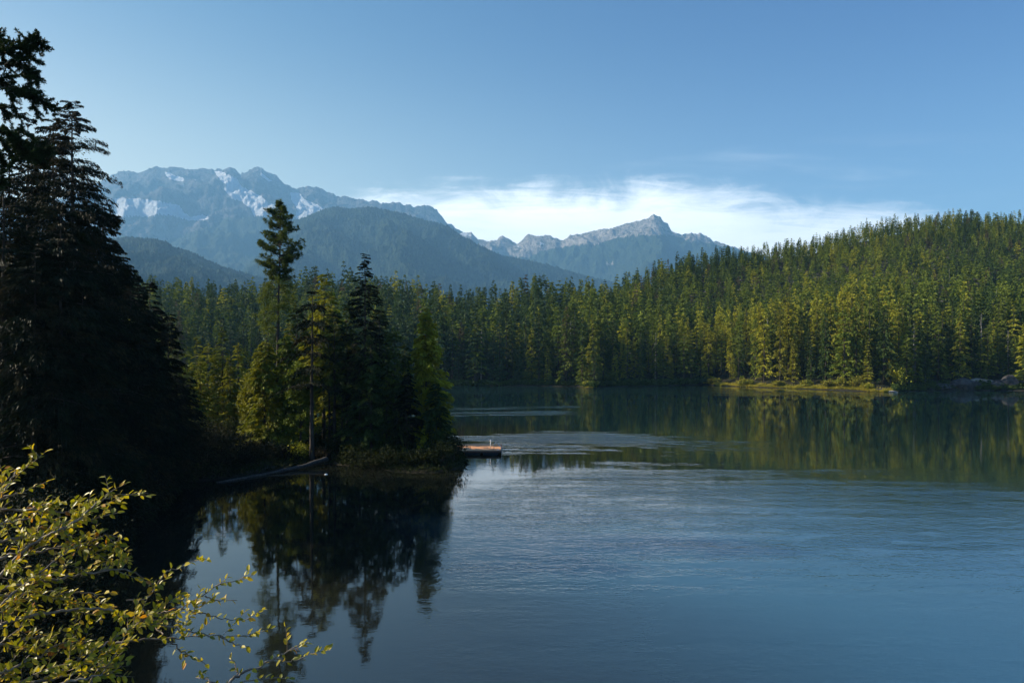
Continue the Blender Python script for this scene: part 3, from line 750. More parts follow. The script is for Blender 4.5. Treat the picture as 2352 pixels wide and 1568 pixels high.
def tall_pine():
    d = 85.0; x, H = topH(634, 468, d)
    r = np.random.default_rng(5)
    lean = .018
    tr = trunk_tube(H, .30, lean, r, 8, 12, .985, .03)
    pts, limbs, low, lowl = [], [], [], []
    # (height in photo px, reach in photo px: left -, right +)
    spec = []
    prof = [(474, 12), (484, 22), (496, 34), (510, 36), (522, 40), (536, 42), (550, 46), (562, 50), (576, 52), (590, 48), (604, 46), (618, 42), (632, 34), (642, 22)]
    for yy_, rr_ in prof:
        for q in range(6):
            az = r.random() * 6.283
            spec.append((yy_ + r.uniform(-7, 7), rr_ * r.uniform(.6, 1.12), az))
    spec += [(606, 52, math.pi * .98), (610, 46, math.pi * 1.1), (628, 40, math.pi * .9), (560, 54, .05), (575, 52, -.2), (590, 50, .2)]
    for yy_, rr_, az in spec:
        hz_ = H - (yy_ - 468) / F * d; L = rr_ / F * d
        ss = np.linspace(0, 1, 6)
        curve = .12 * ss + .22 * ss ** 2
        pp = np.stack([L * ss * math.cos(az) + lean * hz_, L * ss * math.sin(az), hz_ - .25 * L + curve * L], -1)
        limbs.append(tube(pp, np.linspace(.055, .012, 6), 4, cap=False))
        for q in range(int(5 + L * 5)):
            s_ = r.uniform(.38, 1.0); c_ = np.array([np.interp(s_, ss, pp[:, k]) for k in range(3)])
            pts.append(c_ + r.normal(0, .13 + .10 * L * (1.1 - s_), 3) * np.array([1, 1, .6]) + np.array([0, 0, .10]))
    V1 = tufts(r, np.array(pts), 26, .36, .050)
    # lower crown, older limbs hung with lichen
    for yy_, rr_, az in [(650, 38, 3.0), (664, 44, 3.3), (680, 48, 3.1), (700, 44, 2.8), (716, 46, 3.2), (735, 40, 3.4), (752, 38, 3.0), (655, 34, .2), (672, 40, -.3), (690, 34, .4), (706, 30, 0), (660, 30, 1.5), (700, 30, 4.7), (728, 24, 4.6), (640, 30, 4.9)]:
        hz_ = H - (yy_ - 468) / F * d; L = rr_ / F * d
        ss = np.linspace(0, 1, 6)
        pp = np.stack([L * ss * math.cos(az) + lean * hz_, L * ss * math.sin(az), hz_ + .10 * L * ss - .30 * L * ss ** 2], -1)
        lowl.append(tube(pp, np.linspace(.05, .012, 6), 4, cap=False))
        for q in range(int(16 + L * 12)):
            s_ = r.uniform(.30, 1.0); c_ = np.array([np.interp(s_, ss, pp[:, k]) for k in range(3)])
            low.append(c_ + r.normal(0, .28, 3) * np.array([1, 1, .9]))
    low = np.array(low); p = np.repeat(low, 12, axis=0)
    dd = norm(r.normal(0, .8, p.shape) + np.array([0, 0, -.55]))
    V2 = sprays(p + r.normal(0, .09, p.shape), dd, .24 * r.uniform(.6, 1.3, len(p)), np.full(len(p), .07), r)
    o = make_thing('pine', x, d, 'tallest pine of the peninsula, dark tufted top and lichen-hung lower limbs', 'tree', V1, M_PINE, [tr] + limbs + lowl, M_BARK, GP)
    c2 = link('crown', mesh_np('crown', V2[0], V2[1], M_MID), o); c2['label'] = 'dull lichen-hung lower branches'
tall_pine()

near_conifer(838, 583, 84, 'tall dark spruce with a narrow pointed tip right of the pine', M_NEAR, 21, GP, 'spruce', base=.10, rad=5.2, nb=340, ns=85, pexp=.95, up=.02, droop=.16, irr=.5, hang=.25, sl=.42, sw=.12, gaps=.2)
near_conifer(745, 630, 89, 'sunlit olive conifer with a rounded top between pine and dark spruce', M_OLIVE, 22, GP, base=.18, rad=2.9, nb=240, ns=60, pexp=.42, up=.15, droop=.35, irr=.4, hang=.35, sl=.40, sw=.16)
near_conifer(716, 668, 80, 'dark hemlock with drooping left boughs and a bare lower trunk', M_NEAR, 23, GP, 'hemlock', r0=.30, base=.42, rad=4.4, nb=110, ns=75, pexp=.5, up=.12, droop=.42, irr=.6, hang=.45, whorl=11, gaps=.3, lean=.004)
near_conifer(978, 708, 84, 'yellow-green sunlit cedar at the right end of the peninsula', M_CEDAR_LIT, 24, GP, 'cedar', base=.08, rad=3.7, nb=420, ns=80, pexp=.62, up=.05, droop=.25, irr=.4, hang=.45, sl=.38, sw=.18)
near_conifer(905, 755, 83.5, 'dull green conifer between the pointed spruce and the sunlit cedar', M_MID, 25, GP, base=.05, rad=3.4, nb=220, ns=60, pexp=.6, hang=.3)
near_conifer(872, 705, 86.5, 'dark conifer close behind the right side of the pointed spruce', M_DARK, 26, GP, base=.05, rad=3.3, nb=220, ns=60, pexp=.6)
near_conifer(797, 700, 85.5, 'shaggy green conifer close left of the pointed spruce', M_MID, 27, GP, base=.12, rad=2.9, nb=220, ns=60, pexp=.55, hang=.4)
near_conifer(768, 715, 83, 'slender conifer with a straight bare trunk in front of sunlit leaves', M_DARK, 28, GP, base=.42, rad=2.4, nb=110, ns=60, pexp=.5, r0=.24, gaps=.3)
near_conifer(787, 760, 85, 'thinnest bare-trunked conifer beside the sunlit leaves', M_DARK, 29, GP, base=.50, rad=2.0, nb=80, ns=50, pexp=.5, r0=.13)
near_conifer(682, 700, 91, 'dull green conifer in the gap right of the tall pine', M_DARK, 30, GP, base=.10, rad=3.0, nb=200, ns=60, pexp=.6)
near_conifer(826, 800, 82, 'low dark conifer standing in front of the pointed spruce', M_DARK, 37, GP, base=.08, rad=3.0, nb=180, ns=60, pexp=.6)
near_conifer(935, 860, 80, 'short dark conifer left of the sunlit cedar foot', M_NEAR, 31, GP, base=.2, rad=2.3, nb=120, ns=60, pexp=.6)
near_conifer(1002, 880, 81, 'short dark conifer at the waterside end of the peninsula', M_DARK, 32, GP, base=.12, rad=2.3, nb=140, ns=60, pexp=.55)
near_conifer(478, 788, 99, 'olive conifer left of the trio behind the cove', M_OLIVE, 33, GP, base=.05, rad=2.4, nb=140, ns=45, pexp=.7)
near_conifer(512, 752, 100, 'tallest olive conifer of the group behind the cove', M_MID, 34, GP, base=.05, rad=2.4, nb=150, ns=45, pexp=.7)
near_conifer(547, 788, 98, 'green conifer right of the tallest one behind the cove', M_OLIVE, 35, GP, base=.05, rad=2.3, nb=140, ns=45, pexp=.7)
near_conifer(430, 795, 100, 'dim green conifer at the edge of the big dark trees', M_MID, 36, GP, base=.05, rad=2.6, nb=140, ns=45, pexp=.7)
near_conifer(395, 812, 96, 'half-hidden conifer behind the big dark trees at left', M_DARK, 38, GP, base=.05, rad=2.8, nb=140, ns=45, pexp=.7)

xtra = [(408, 770, 108, 'slim green conifer between the dark mass and the olive group'), (452, 772, 106, 'slim conifer with a leaning tip behind the olive group'), (498, 800, 103, 'slim yellowish conifer in the olive group'), (528, 815, 96, 'short yellowish conifer in front of the olive group'),
        (563, 800, 104, 'slim green conifer close left of the broad cedars'), (588, 812, 101, 'slim conifer behind the broad olive cedar'), (460, 830, 94, 'short green conifer at the front of the olive group'), (436, 850, 93, 'shortest green conifer by the water glimpse'),
        (628, 760, 98, 'green conifer half hidden behind the pine trunk'), (665, 742, 97, 'olive conifer standing right of the pine trunk'), (725, 722, 96, 'olive conifer tip left of the rounded sunlit conifer'), (762, 668, 95, 'olive conifer tip right of the rounded sunlit conifer'),
        (812, 742, 95, 'ragged dark conifer behind the shaggy green one'), (852, 770, 81, 'drooping dark conifer over the waterside bushes'), (888, 800, 82, 'dark conifer in front of the peninsula thicket'), (930, 790, 81, 'dark conifer close left of the sunlit cedar')]
xtra += [(701, 760, 90, 'thin bare-trunked conifer left of the hemlock trunk'), (756, 745, 84, 'thin bare-trunked conifer right of the hemlock trunk')]
for k, (px, yt, d, lab) in enumerate(xtra):
    near_conifer(px, yt, d, lab, M_OLIVE if ('olive' in lab or 'yellowish' in lab) and 'dark' not in lab else M_DARK if 'dark' in lab else M_MID, 300 + k, GP, base=.45 if 'bare' in lab else .06, rad=2.2 + .3 * (k % 3), nb=170, ns=50, pexp=.7, irr=.55, hang=.35, sl=.38, sw=.14)
def leafy_tree(px, ytop, d, R, label, m, seed, ls=.24, nc=150, nl=60):
    x, H = topH(px, ytop, d); r = np.random.default_rng(seed)
    fol, c = blob(r, H * .55, R, H * .45, nc, nl, .27, ls)
    tr = trunk_tube(H * .8, H * .014, 0, r, 6, 6, .95, .06)
    return make_thing('leafy_tree', x, d, label, 'tree', fol, m, [tr] + stems(r, c, 16, .05, (0, 0, H * .3)), M_BARK, GP)
near_conifer(608, 785, 83, 'broad olive cedar below the left side of the tall pine', M_OLIVE, 41, GP, 'cedar', base=.08, rad=2.9, nb=300, ns=60, pexp=.5, hang=.6, irr=.55, sw=.15)
near_conifer(655, 770, 85, 'broad dull green cedar directly below the tall pine', M_MID, 42, GP, 'cedar', base=.10, rad=3.0, nb=300, ns=60, pexp=.5, hang=.6, irr=.55, sw=.15)
leafy_tree(585, 850, 88, 2.0, 'small bushy green tree left of the broad olive cedar', M_OLIVE, 43)
leafy_tree(690, 830, 82, 2.1, 'bushy tree left of the hemlock trunk', M_MID, 44)

# ------------------------------------------------------------------ shrubs
def shrub(px, d, H, R, label, m, seed, group, ls=.20, dens=1.0, cat='shrub', name='shrub'):
    x = PX(px, d); r = np.random.default_rng(seed)
    fol, c = blob(r, H * .45, R, H * .5, int(34 * dens), int(34 * dens), .13 * H + .08, ls, zmin=-.3)
    return make_thing(name, x, d, label, cat, fol, m, stems(r, c, 9, .03), M_BARK, group, crown_name='foliage', limb_name='stem')

GS = 'shrubs on the peninsula'
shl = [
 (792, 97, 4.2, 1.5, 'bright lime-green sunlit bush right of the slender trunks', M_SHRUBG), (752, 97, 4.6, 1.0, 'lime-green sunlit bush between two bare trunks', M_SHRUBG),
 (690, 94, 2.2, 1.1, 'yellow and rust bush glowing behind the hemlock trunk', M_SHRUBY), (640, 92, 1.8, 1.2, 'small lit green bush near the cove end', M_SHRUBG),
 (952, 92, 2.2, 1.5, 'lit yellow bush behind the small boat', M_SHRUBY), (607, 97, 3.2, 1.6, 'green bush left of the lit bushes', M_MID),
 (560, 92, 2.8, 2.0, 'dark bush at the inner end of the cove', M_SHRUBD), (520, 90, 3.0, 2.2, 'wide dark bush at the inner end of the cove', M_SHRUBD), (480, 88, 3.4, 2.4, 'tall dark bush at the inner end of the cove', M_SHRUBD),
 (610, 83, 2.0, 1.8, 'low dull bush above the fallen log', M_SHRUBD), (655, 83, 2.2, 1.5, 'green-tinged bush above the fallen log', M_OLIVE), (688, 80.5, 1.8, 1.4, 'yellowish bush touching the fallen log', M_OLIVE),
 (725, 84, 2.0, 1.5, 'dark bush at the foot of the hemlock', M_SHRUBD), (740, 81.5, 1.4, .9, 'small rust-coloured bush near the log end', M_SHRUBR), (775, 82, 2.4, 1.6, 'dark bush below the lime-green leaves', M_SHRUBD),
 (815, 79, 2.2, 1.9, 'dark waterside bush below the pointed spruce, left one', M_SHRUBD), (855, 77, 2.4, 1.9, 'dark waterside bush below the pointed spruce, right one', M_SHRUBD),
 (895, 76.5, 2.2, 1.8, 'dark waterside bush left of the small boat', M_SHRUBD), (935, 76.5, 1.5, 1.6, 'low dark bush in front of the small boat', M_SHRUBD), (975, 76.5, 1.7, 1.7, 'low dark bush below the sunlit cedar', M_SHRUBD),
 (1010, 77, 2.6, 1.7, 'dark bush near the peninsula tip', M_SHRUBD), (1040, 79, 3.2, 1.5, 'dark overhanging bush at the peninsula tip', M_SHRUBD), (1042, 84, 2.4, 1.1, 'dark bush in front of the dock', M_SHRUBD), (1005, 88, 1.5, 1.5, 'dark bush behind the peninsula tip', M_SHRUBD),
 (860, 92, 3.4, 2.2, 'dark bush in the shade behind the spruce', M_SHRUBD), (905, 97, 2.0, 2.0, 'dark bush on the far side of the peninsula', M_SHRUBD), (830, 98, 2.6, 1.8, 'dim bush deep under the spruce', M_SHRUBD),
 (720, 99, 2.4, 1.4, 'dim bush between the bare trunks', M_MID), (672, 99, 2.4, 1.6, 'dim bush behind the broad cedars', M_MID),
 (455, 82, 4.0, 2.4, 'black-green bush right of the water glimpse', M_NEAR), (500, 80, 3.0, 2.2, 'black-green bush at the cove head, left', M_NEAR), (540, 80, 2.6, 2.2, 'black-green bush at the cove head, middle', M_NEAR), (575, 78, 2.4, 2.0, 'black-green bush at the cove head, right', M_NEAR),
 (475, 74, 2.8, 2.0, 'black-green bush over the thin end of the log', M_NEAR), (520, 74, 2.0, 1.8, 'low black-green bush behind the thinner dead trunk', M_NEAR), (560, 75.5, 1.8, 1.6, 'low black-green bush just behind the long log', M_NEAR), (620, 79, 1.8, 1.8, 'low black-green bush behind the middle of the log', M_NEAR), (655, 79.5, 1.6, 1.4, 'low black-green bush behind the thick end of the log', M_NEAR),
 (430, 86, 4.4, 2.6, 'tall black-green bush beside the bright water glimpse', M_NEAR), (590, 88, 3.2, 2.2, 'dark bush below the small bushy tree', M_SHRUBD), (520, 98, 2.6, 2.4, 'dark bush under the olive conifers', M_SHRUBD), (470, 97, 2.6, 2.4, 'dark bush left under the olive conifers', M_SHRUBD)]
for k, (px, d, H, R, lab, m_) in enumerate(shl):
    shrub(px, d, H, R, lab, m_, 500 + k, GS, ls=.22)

# ------------------------------------------------------------------ big dark trees on the left bank
GL = 'tall dark trees on the left bank'
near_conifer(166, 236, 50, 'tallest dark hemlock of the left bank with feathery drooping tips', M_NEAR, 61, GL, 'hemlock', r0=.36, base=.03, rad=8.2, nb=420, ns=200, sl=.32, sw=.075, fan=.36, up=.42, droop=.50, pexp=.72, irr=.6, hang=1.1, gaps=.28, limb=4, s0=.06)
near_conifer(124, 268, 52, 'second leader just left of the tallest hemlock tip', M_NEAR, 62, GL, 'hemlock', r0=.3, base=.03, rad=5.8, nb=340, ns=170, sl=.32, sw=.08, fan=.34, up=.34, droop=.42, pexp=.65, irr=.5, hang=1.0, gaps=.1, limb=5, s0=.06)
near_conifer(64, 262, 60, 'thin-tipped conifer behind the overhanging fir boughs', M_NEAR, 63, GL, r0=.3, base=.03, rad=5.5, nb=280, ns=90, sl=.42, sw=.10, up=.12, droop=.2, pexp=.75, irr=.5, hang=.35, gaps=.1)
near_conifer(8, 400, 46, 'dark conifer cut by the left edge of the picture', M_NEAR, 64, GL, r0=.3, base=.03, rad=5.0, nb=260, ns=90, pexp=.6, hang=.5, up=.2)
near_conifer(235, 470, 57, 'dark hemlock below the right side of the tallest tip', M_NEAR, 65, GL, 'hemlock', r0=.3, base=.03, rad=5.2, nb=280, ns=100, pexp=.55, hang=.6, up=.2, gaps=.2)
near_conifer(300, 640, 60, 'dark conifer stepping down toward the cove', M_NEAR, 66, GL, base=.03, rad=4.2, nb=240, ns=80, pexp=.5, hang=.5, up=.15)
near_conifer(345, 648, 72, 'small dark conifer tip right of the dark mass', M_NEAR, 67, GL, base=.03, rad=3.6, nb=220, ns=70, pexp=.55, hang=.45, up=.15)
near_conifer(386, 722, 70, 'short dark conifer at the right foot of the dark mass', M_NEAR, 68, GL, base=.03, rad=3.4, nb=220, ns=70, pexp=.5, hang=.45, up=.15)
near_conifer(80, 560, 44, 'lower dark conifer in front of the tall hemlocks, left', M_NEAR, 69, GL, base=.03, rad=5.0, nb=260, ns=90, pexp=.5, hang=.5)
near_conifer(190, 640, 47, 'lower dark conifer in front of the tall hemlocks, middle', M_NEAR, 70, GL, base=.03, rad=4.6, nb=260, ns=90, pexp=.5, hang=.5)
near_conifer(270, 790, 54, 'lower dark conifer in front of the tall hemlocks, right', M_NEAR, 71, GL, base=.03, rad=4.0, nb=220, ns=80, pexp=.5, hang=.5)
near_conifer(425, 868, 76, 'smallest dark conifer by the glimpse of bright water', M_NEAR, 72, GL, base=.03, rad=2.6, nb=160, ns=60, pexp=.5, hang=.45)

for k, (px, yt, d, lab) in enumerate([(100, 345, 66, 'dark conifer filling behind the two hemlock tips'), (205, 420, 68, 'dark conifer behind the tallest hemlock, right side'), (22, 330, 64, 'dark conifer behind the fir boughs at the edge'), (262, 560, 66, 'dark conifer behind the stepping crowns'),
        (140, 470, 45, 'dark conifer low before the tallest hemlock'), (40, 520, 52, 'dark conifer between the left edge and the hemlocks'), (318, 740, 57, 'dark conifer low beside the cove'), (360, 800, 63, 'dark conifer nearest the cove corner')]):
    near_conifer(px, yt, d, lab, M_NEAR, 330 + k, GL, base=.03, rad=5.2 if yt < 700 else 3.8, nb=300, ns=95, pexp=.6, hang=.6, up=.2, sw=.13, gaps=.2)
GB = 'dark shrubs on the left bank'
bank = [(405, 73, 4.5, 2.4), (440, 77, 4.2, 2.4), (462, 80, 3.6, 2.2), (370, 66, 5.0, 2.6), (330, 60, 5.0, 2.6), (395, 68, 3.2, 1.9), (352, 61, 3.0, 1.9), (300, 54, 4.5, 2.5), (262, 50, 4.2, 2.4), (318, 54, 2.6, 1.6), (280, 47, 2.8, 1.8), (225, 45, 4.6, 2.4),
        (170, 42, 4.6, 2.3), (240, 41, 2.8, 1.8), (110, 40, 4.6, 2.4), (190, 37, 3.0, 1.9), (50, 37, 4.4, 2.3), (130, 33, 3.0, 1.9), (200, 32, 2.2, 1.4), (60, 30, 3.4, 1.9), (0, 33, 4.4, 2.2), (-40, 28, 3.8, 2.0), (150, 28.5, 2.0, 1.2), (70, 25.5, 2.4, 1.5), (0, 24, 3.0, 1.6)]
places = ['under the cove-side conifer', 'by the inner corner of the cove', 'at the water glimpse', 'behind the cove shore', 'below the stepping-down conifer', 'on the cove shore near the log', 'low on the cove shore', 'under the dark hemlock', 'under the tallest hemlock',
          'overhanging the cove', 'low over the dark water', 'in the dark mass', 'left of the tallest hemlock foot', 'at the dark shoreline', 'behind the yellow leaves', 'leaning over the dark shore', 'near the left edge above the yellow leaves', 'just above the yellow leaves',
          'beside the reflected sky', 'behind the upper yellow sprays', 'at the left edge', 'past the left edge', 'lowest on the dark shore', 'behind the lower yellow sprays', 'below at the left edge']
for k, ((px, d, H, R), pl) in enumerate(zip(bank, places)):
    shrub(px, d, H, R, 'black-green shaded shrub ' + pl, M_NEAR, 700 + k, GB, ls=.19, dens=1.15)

# ------------------------------------------------------------------ near fir whose boughs enter at the upper left
def near_fir():
    d = 20.0; r = np.random.default_rng(77)
    x0 = PX(-190, d); zg = float(height(np.array([x0]), np.array([d]))[0])
    H = CAMZ + (HY - (-60)) / F * d - zg
    o = empty('fir', (x0, d, zg)); tag(o, 'near fir whose dark bottlebrush boughs reach in at the upper left', 'tree')
    tr = trunk_tube(H, .34, 0, r, 10, 10, .98, .03)
    B = [[(-190, 150), (-60, 140), (0, 126), (24, 118), (49, 103), (68, 92), (80, 84)], [(24, 118), (60, 108), (88, 100), (104, 112)], [(49, 106), (72, 112), (88, 104)],
         [(-190, 190), (-60, 158), (0, 147), (49, 152), (73, 166), (84, 190)], [(30, 150), (60, 134), (85, 139)], [(10, 150), (40, 128), (62, 120)], [(49, 152), (66, 176), (70, 196)],
         [(-190, 250), (-60, 200), (0, 188), (29, 205), (73, 222), (103, 236), (126, 248)], [(10, 195), (26, 230), (34, 254)], [(60, 216), (76, 240), (84, 260)], [(20, 200), (50, 206), (80, 214)], [(-20, 195), (10, 180), (40, 176)],
         [(-190, 280), (-60, 240), (0, 240), (15, 264)], [(-190, 330), (-60, 292), (0, 296), (29, 315), (49, 340), (80, 350), (112, 340)], [(20, 310), (40, 300), (62, 308)], [(30, 322), (40, 352), (28, 372)], [(50, 340), (75, 362), (98, 372)],
         [(-10, 300), (8, 330), (20, 352)], [(60, 346), (90, 354), (118, 352)], [(-190, 400), (-60, 350), (-10, 352), (8, 374)], [(40, 332), (66, 330), (92, 330)], [(-190, 90), (-60, 95), (-20, 88), (4, 92)], [(-10, 128), (10, 108), (30, 100)],
         [(-190, 470), (-60, 420), (-10, 412), (10, 420)], [(15, 306), (45, 322), (72, 336)], [(22, 330), (52, 352), (84, 366)]]
    limbs, tw = [], []
    for k, b in enumerate(B):
        dd = d + r.uniform(-.7, .7) if b[0][0] < -100 else d + r.uniform(-.4, .4)
        P3 = np.array([P(px, py, d if px < -100 else dd) - np.array([x0, d, zg]) for px, py in b])
        tS = np.linspace(0, 1, len(P3)); tf = np.linspace(0, 1, 14)
        C = np.stack([np.interp(tf, tS, P3[:, q]) for q in range(3)], -1)
        rad = np.linspace(.05 if b[0][0] < -100 else .014, .006, 14)
        limbs.append(tube(C, rad, 5, cap=False))
        # side twigs
        Ltot = np.linalg.norm(np.diff(C, axis=0), axis=1).sum()
        for q in range(int(Ltot * 17)):
            s_ = r.uniform(.12, 1.0); c_ = np.array([np.interp(s_, tf, C[:, j]) for j in range(3)])
            if c_[0] + x0 < PX(-120, d): continue
            i0 = min(int(s_ * 12), 11); tg = norm(C[i0 + 1] - C[i0])
            dv = norm(tg * r.uniform(.3, 1.0) + r.normal(0, .55, 3) + np.array([0, 0, -.12]))
            Lt = r.uniform(.14, .40)
            tw.append((c_, dv, Lt))
        for s_ in np.linspace(.15, .98, int(Ltot * 6)):
            i0 = min(int(s_ * 12), 11); c_ = np.array([np.interp(s_, tf, C[:, j]) for j in range(3)])
            tw.append((c_, norm(C[i0 + 1] - C[i0]), .16))
    ps, ds = [], []
    for c_, dv, Lt in tw:
        nn = int(Lt * 260)
        s_ = r.random(nn) * Lt
        q = norm(dv[None] * .75 + r.normal(0, .62, (nn, 3)))
        ps.append(c_[None] + dv[None] * s_[:, None]); ds.append(q)
    ps = np.concatenate(ps); ds = np.concatenate(ds)
    V, Q = sprays(ps, ds, .085 * r.uniform(.7, 1.3, len(ps)), np.full(len(ps), .026), r)
    link('crown', mesh_np('crown', V, Q, M_FIR), o)
    V, Q = merge([tr] + limbs); link('trunk', mesh_np('trunk', V, Q, M_BARK, True), o)
near_fir()

# ------------------------------------------------------------------ leafy bush in the foreground
M_LEAF, g = mat('leaf')
geo = g('ShaderNodeNewGeometry')
ri = geo.outputs['Random Per Island']
cr = g('ShaderNodeValToRGB', {0: ri}); e = cr.color_ramp.elements
e[0].position = 0.0; e[0].color = (.14, .15, .012, 1); e[1].position = 1.0; e[1].color = (.52, .17, .02, 1)
for p_, c_ in ((.25, (.25, .25, .014, 1)), (.52, (.42, .36, .018, 1)), (.82, (.55, .43, .022, 1)), (.955, (.52, .32, .022, 1))):
    q_ = cr.color_ramp.elements.new(p_); q_.color = c_
nz = g.noise(geo.outputs['Position'], 60.0, 3.0, .6)
lc = g.mix(g.sm(nz, .3, .7, 0, .35), cr.outputs[0], (.10, .10, .012, 1))
b_ = g('ShaderNodeBsdfPrincipled', {'Base Color': lc, 'Roughness': .42, 'Specular IOR Level': .35})
t_ = g('ShaderNodeBsdfTranslucent', {'Color': g.mix(1.0, lc, (1.2, 1.15, .4, 1), 'MULTIPLY')})
mx_ = g('ShaderNodeMixShader', {0: .38, 1: b_.outputs[0], 2: t_.outputs[0]}); g('ShaderNodeOutputMaterial', {0: mx_.outputs[0]})
M_TWIG = simple('twig', (.13, .10, .075), (.26, .21, .16), 14.0, .7, .001)

def leaves(p, d, L, W, r):
    """folded ovate leaves, 8 vertices each"""
    n = len(p)
    up = norm(r.normal(0, .42, (n, 3)) + np.array([-.35, -.45, 1.0]))
    s = norm(np.cross(d, up)); u = norm(np.cross(s, d))
    L = L[:, None]; W = W[:, None]; curl = r.uniform(-.02, .22, (n, 1))
    def pt(a, b, c): return p + d * (L * a) + s * (W * b) + u * (W * c) - u * (L * curl * a * a)
    V = np.stack([pt(0, 0, 0), pt(.28, .42, .16), pt(.68, .40, .15), pt(.28, -.42, .16), pt(.68, -.40, .15), pt(.30, 0, 0), pt(.68, 0, 0), pt(1.0, 0, .02)], 1).reshape(-1, 3)
    o = np.arange(n)[:, None] * 8
    T = np.concatenate([o + np.array([[0, 1, 5]]), o + np.array([[0, 5, 3]]), o + np.array([[2, 7, 6]]), o + np.array([[6, 7, 4]])])
    Qd = np.concatenate([o + np.array([[1, 2, 6, 5]]), o + np.array([[5, 6, 4, 3]])])
    return V, [T, Qd]

def bush(seed, B, label, root, nsub, ndens, sub=(.15, .36), leafL=(.036, .060)):
    r = np.random.default_rng(seed)
    zg = float(height(np.array([root[0]]), np.array([root[1]]))[0])
    base = np.array([root[0], root[1], zg])
    o = empty('leafy_shrub', base); tag(o, label, 'shrub', None)
    woods, lp, ld, lL = [], [], [], []
    curves = []
    for b, dep, flags in B:
        pts = [P(x * .3408, 1033.6 + y * .3408, dep[0] + (dep[1] - dep[0]) * i / max(1, len(b) - 1)) for i, (x, y) in enumerate(b)]
        fromroot = 'r' in flags
        C = np.array(pts)
        tS = np.linspace(0, 1, len(C)); tf = np.linspace(0, 1, 5 * len(C))
        C = np.stack([np.interp(tf, tS, C[:, j]) for j in range(3)], -1)
        k_ = np.array([.25, .5, .25])
        for _ in range(2):
            for j in range(3): C[1:-1, j] = np.convolve(C[:, j], k_, 'valid')
        C[1:-1] += r.normal(0, .005, C[1:-1].shape)
        r0 = .013 if fromroot else .006
        woods.append(tube(C - base, np.linspace(r0, .0022, len(C)), 5, cap=False))
        if fromroot:
            a = C[0]; mid = base * .45 + a * .55 + np.array([-.35, -.05, -.1])
            s_ = np.linspace(0, 1, 9)[:, None]
            S_ = base * (1 - s_) ** 2 + 2 * mid * s_ * (1 - s_) + a * s_ ** 2
            woods.append(tube(S_ - base, np.linspace(.038, r0, 9), 6, cap=False))
        curves.append((C, flags))
    def add_twig(c0, dv, L, dens, rad=.003):
        n_ = max(4, int(L / .05)); s_ = np.linspace(0, 1, n_)[:, None]
        bend = r.normal(0, .18, 3)
        T = c0 + dv * L * s_ + bend * L * s_ ** 2 * .6
        woods.append(tube(T - base, np.linspace(rad, .0012, n_), 3, cap=False))
        return T
    def leafy(T, dens, start=.25):
        L = np.linalg.norm(np.diff(T, axis=0), axis=1).sum()
        n_ = max(3, int(L / .024 * dens))
        tf = np.linspace(0, 1, len(T))
        for q in range(n_):
            s_ = start + (1 - start) * (q + r.random() * .6) / n_; s_ = min(s_, 1)
            c_ = np.array([np.interp(s_, tf, T[:, j]) for j in range(3)])
            i0 = min(int(s_ * (len(T) - 1)), len(T) - 2); tg = norm(T[i0 + 1] - T[i0])
            sd = norm(np.cross(tg, r.normal(0, 1, 3)))
            dv = norm(tg * r.uniform(.25, .9) + sd * .8 + np.array([0, 0, r.uniform(-.1, .25)]))
            if s_ > .93: dv = norm(tg + sd * .25)
            lp.append(c_ - base); ld.append(dv); lL.append(r.uniform(*leafL))
    for C, flags in curves:
        Ltot = np.linalg.norm(np.diff(C, axis=0), axis=1).sum()
        leafy(C, .55, .35 if 'b' in flags else .1)
        dn = ndens * (.55 if 's' in flags else 1.0)
        for q in range(int(Ltot * 9 * dn)):
            s_ = r.uniform(.06, 1.0); i0 = min(int(s_ * (len(C) - 1)), len(C) - 2); tg = norm(C[i0 + 1] - C[i0])
            dv = norm(tg * .9 + r.normal(0, .55, 3) + np.array([.05, 0, .08]))
            T = add_twig(C[i0], dv, r.uniform(.10, .26), 1); leafy(T, 1.0, .2)
        for q in range(int(nsub * dn * min(1, Ltot))):
            s_ = r.uniform(.0, .85); i0 = min(int(s_ * (len(C) - 1)), len(C) - 2); tg = norm(C[i0 + 1] - C[i0])
            dv = norm(tg * .9 + r.normal(0, .5, 3) + np.array([.1, 0, .06]))
            T = add_twig(C[i0], dv, r.uniform(*sub), 1, .004); leafy(T, .8, .15)
            for w in range(4):
                j0 = r.integers(1, len(T) - 1); tg2 = norm(T[j0 + 1] - T[j0]); T2 = add_twig(T[j0], norm(tg2 * .8 + r.normal(0, .55, 3)), r.uniform(.08, .2), 1, .002); leafy(T2, 1.0, .1)
    lp = np.array(lp); ld = np.array(ld); lL = np.array(lL)
    V, Q = leaves(lp, ld, lL, lL * r.uniform(.52, .70, len(lL)), r)
    link('foliage', mesh_np('foliage', V, Q, M_LEAF), o)
    V, Q = merge(woods); link('stem', mesh_np('stem', V, Q, M_TWIG, True), o)
    print('leaves', len(lp))

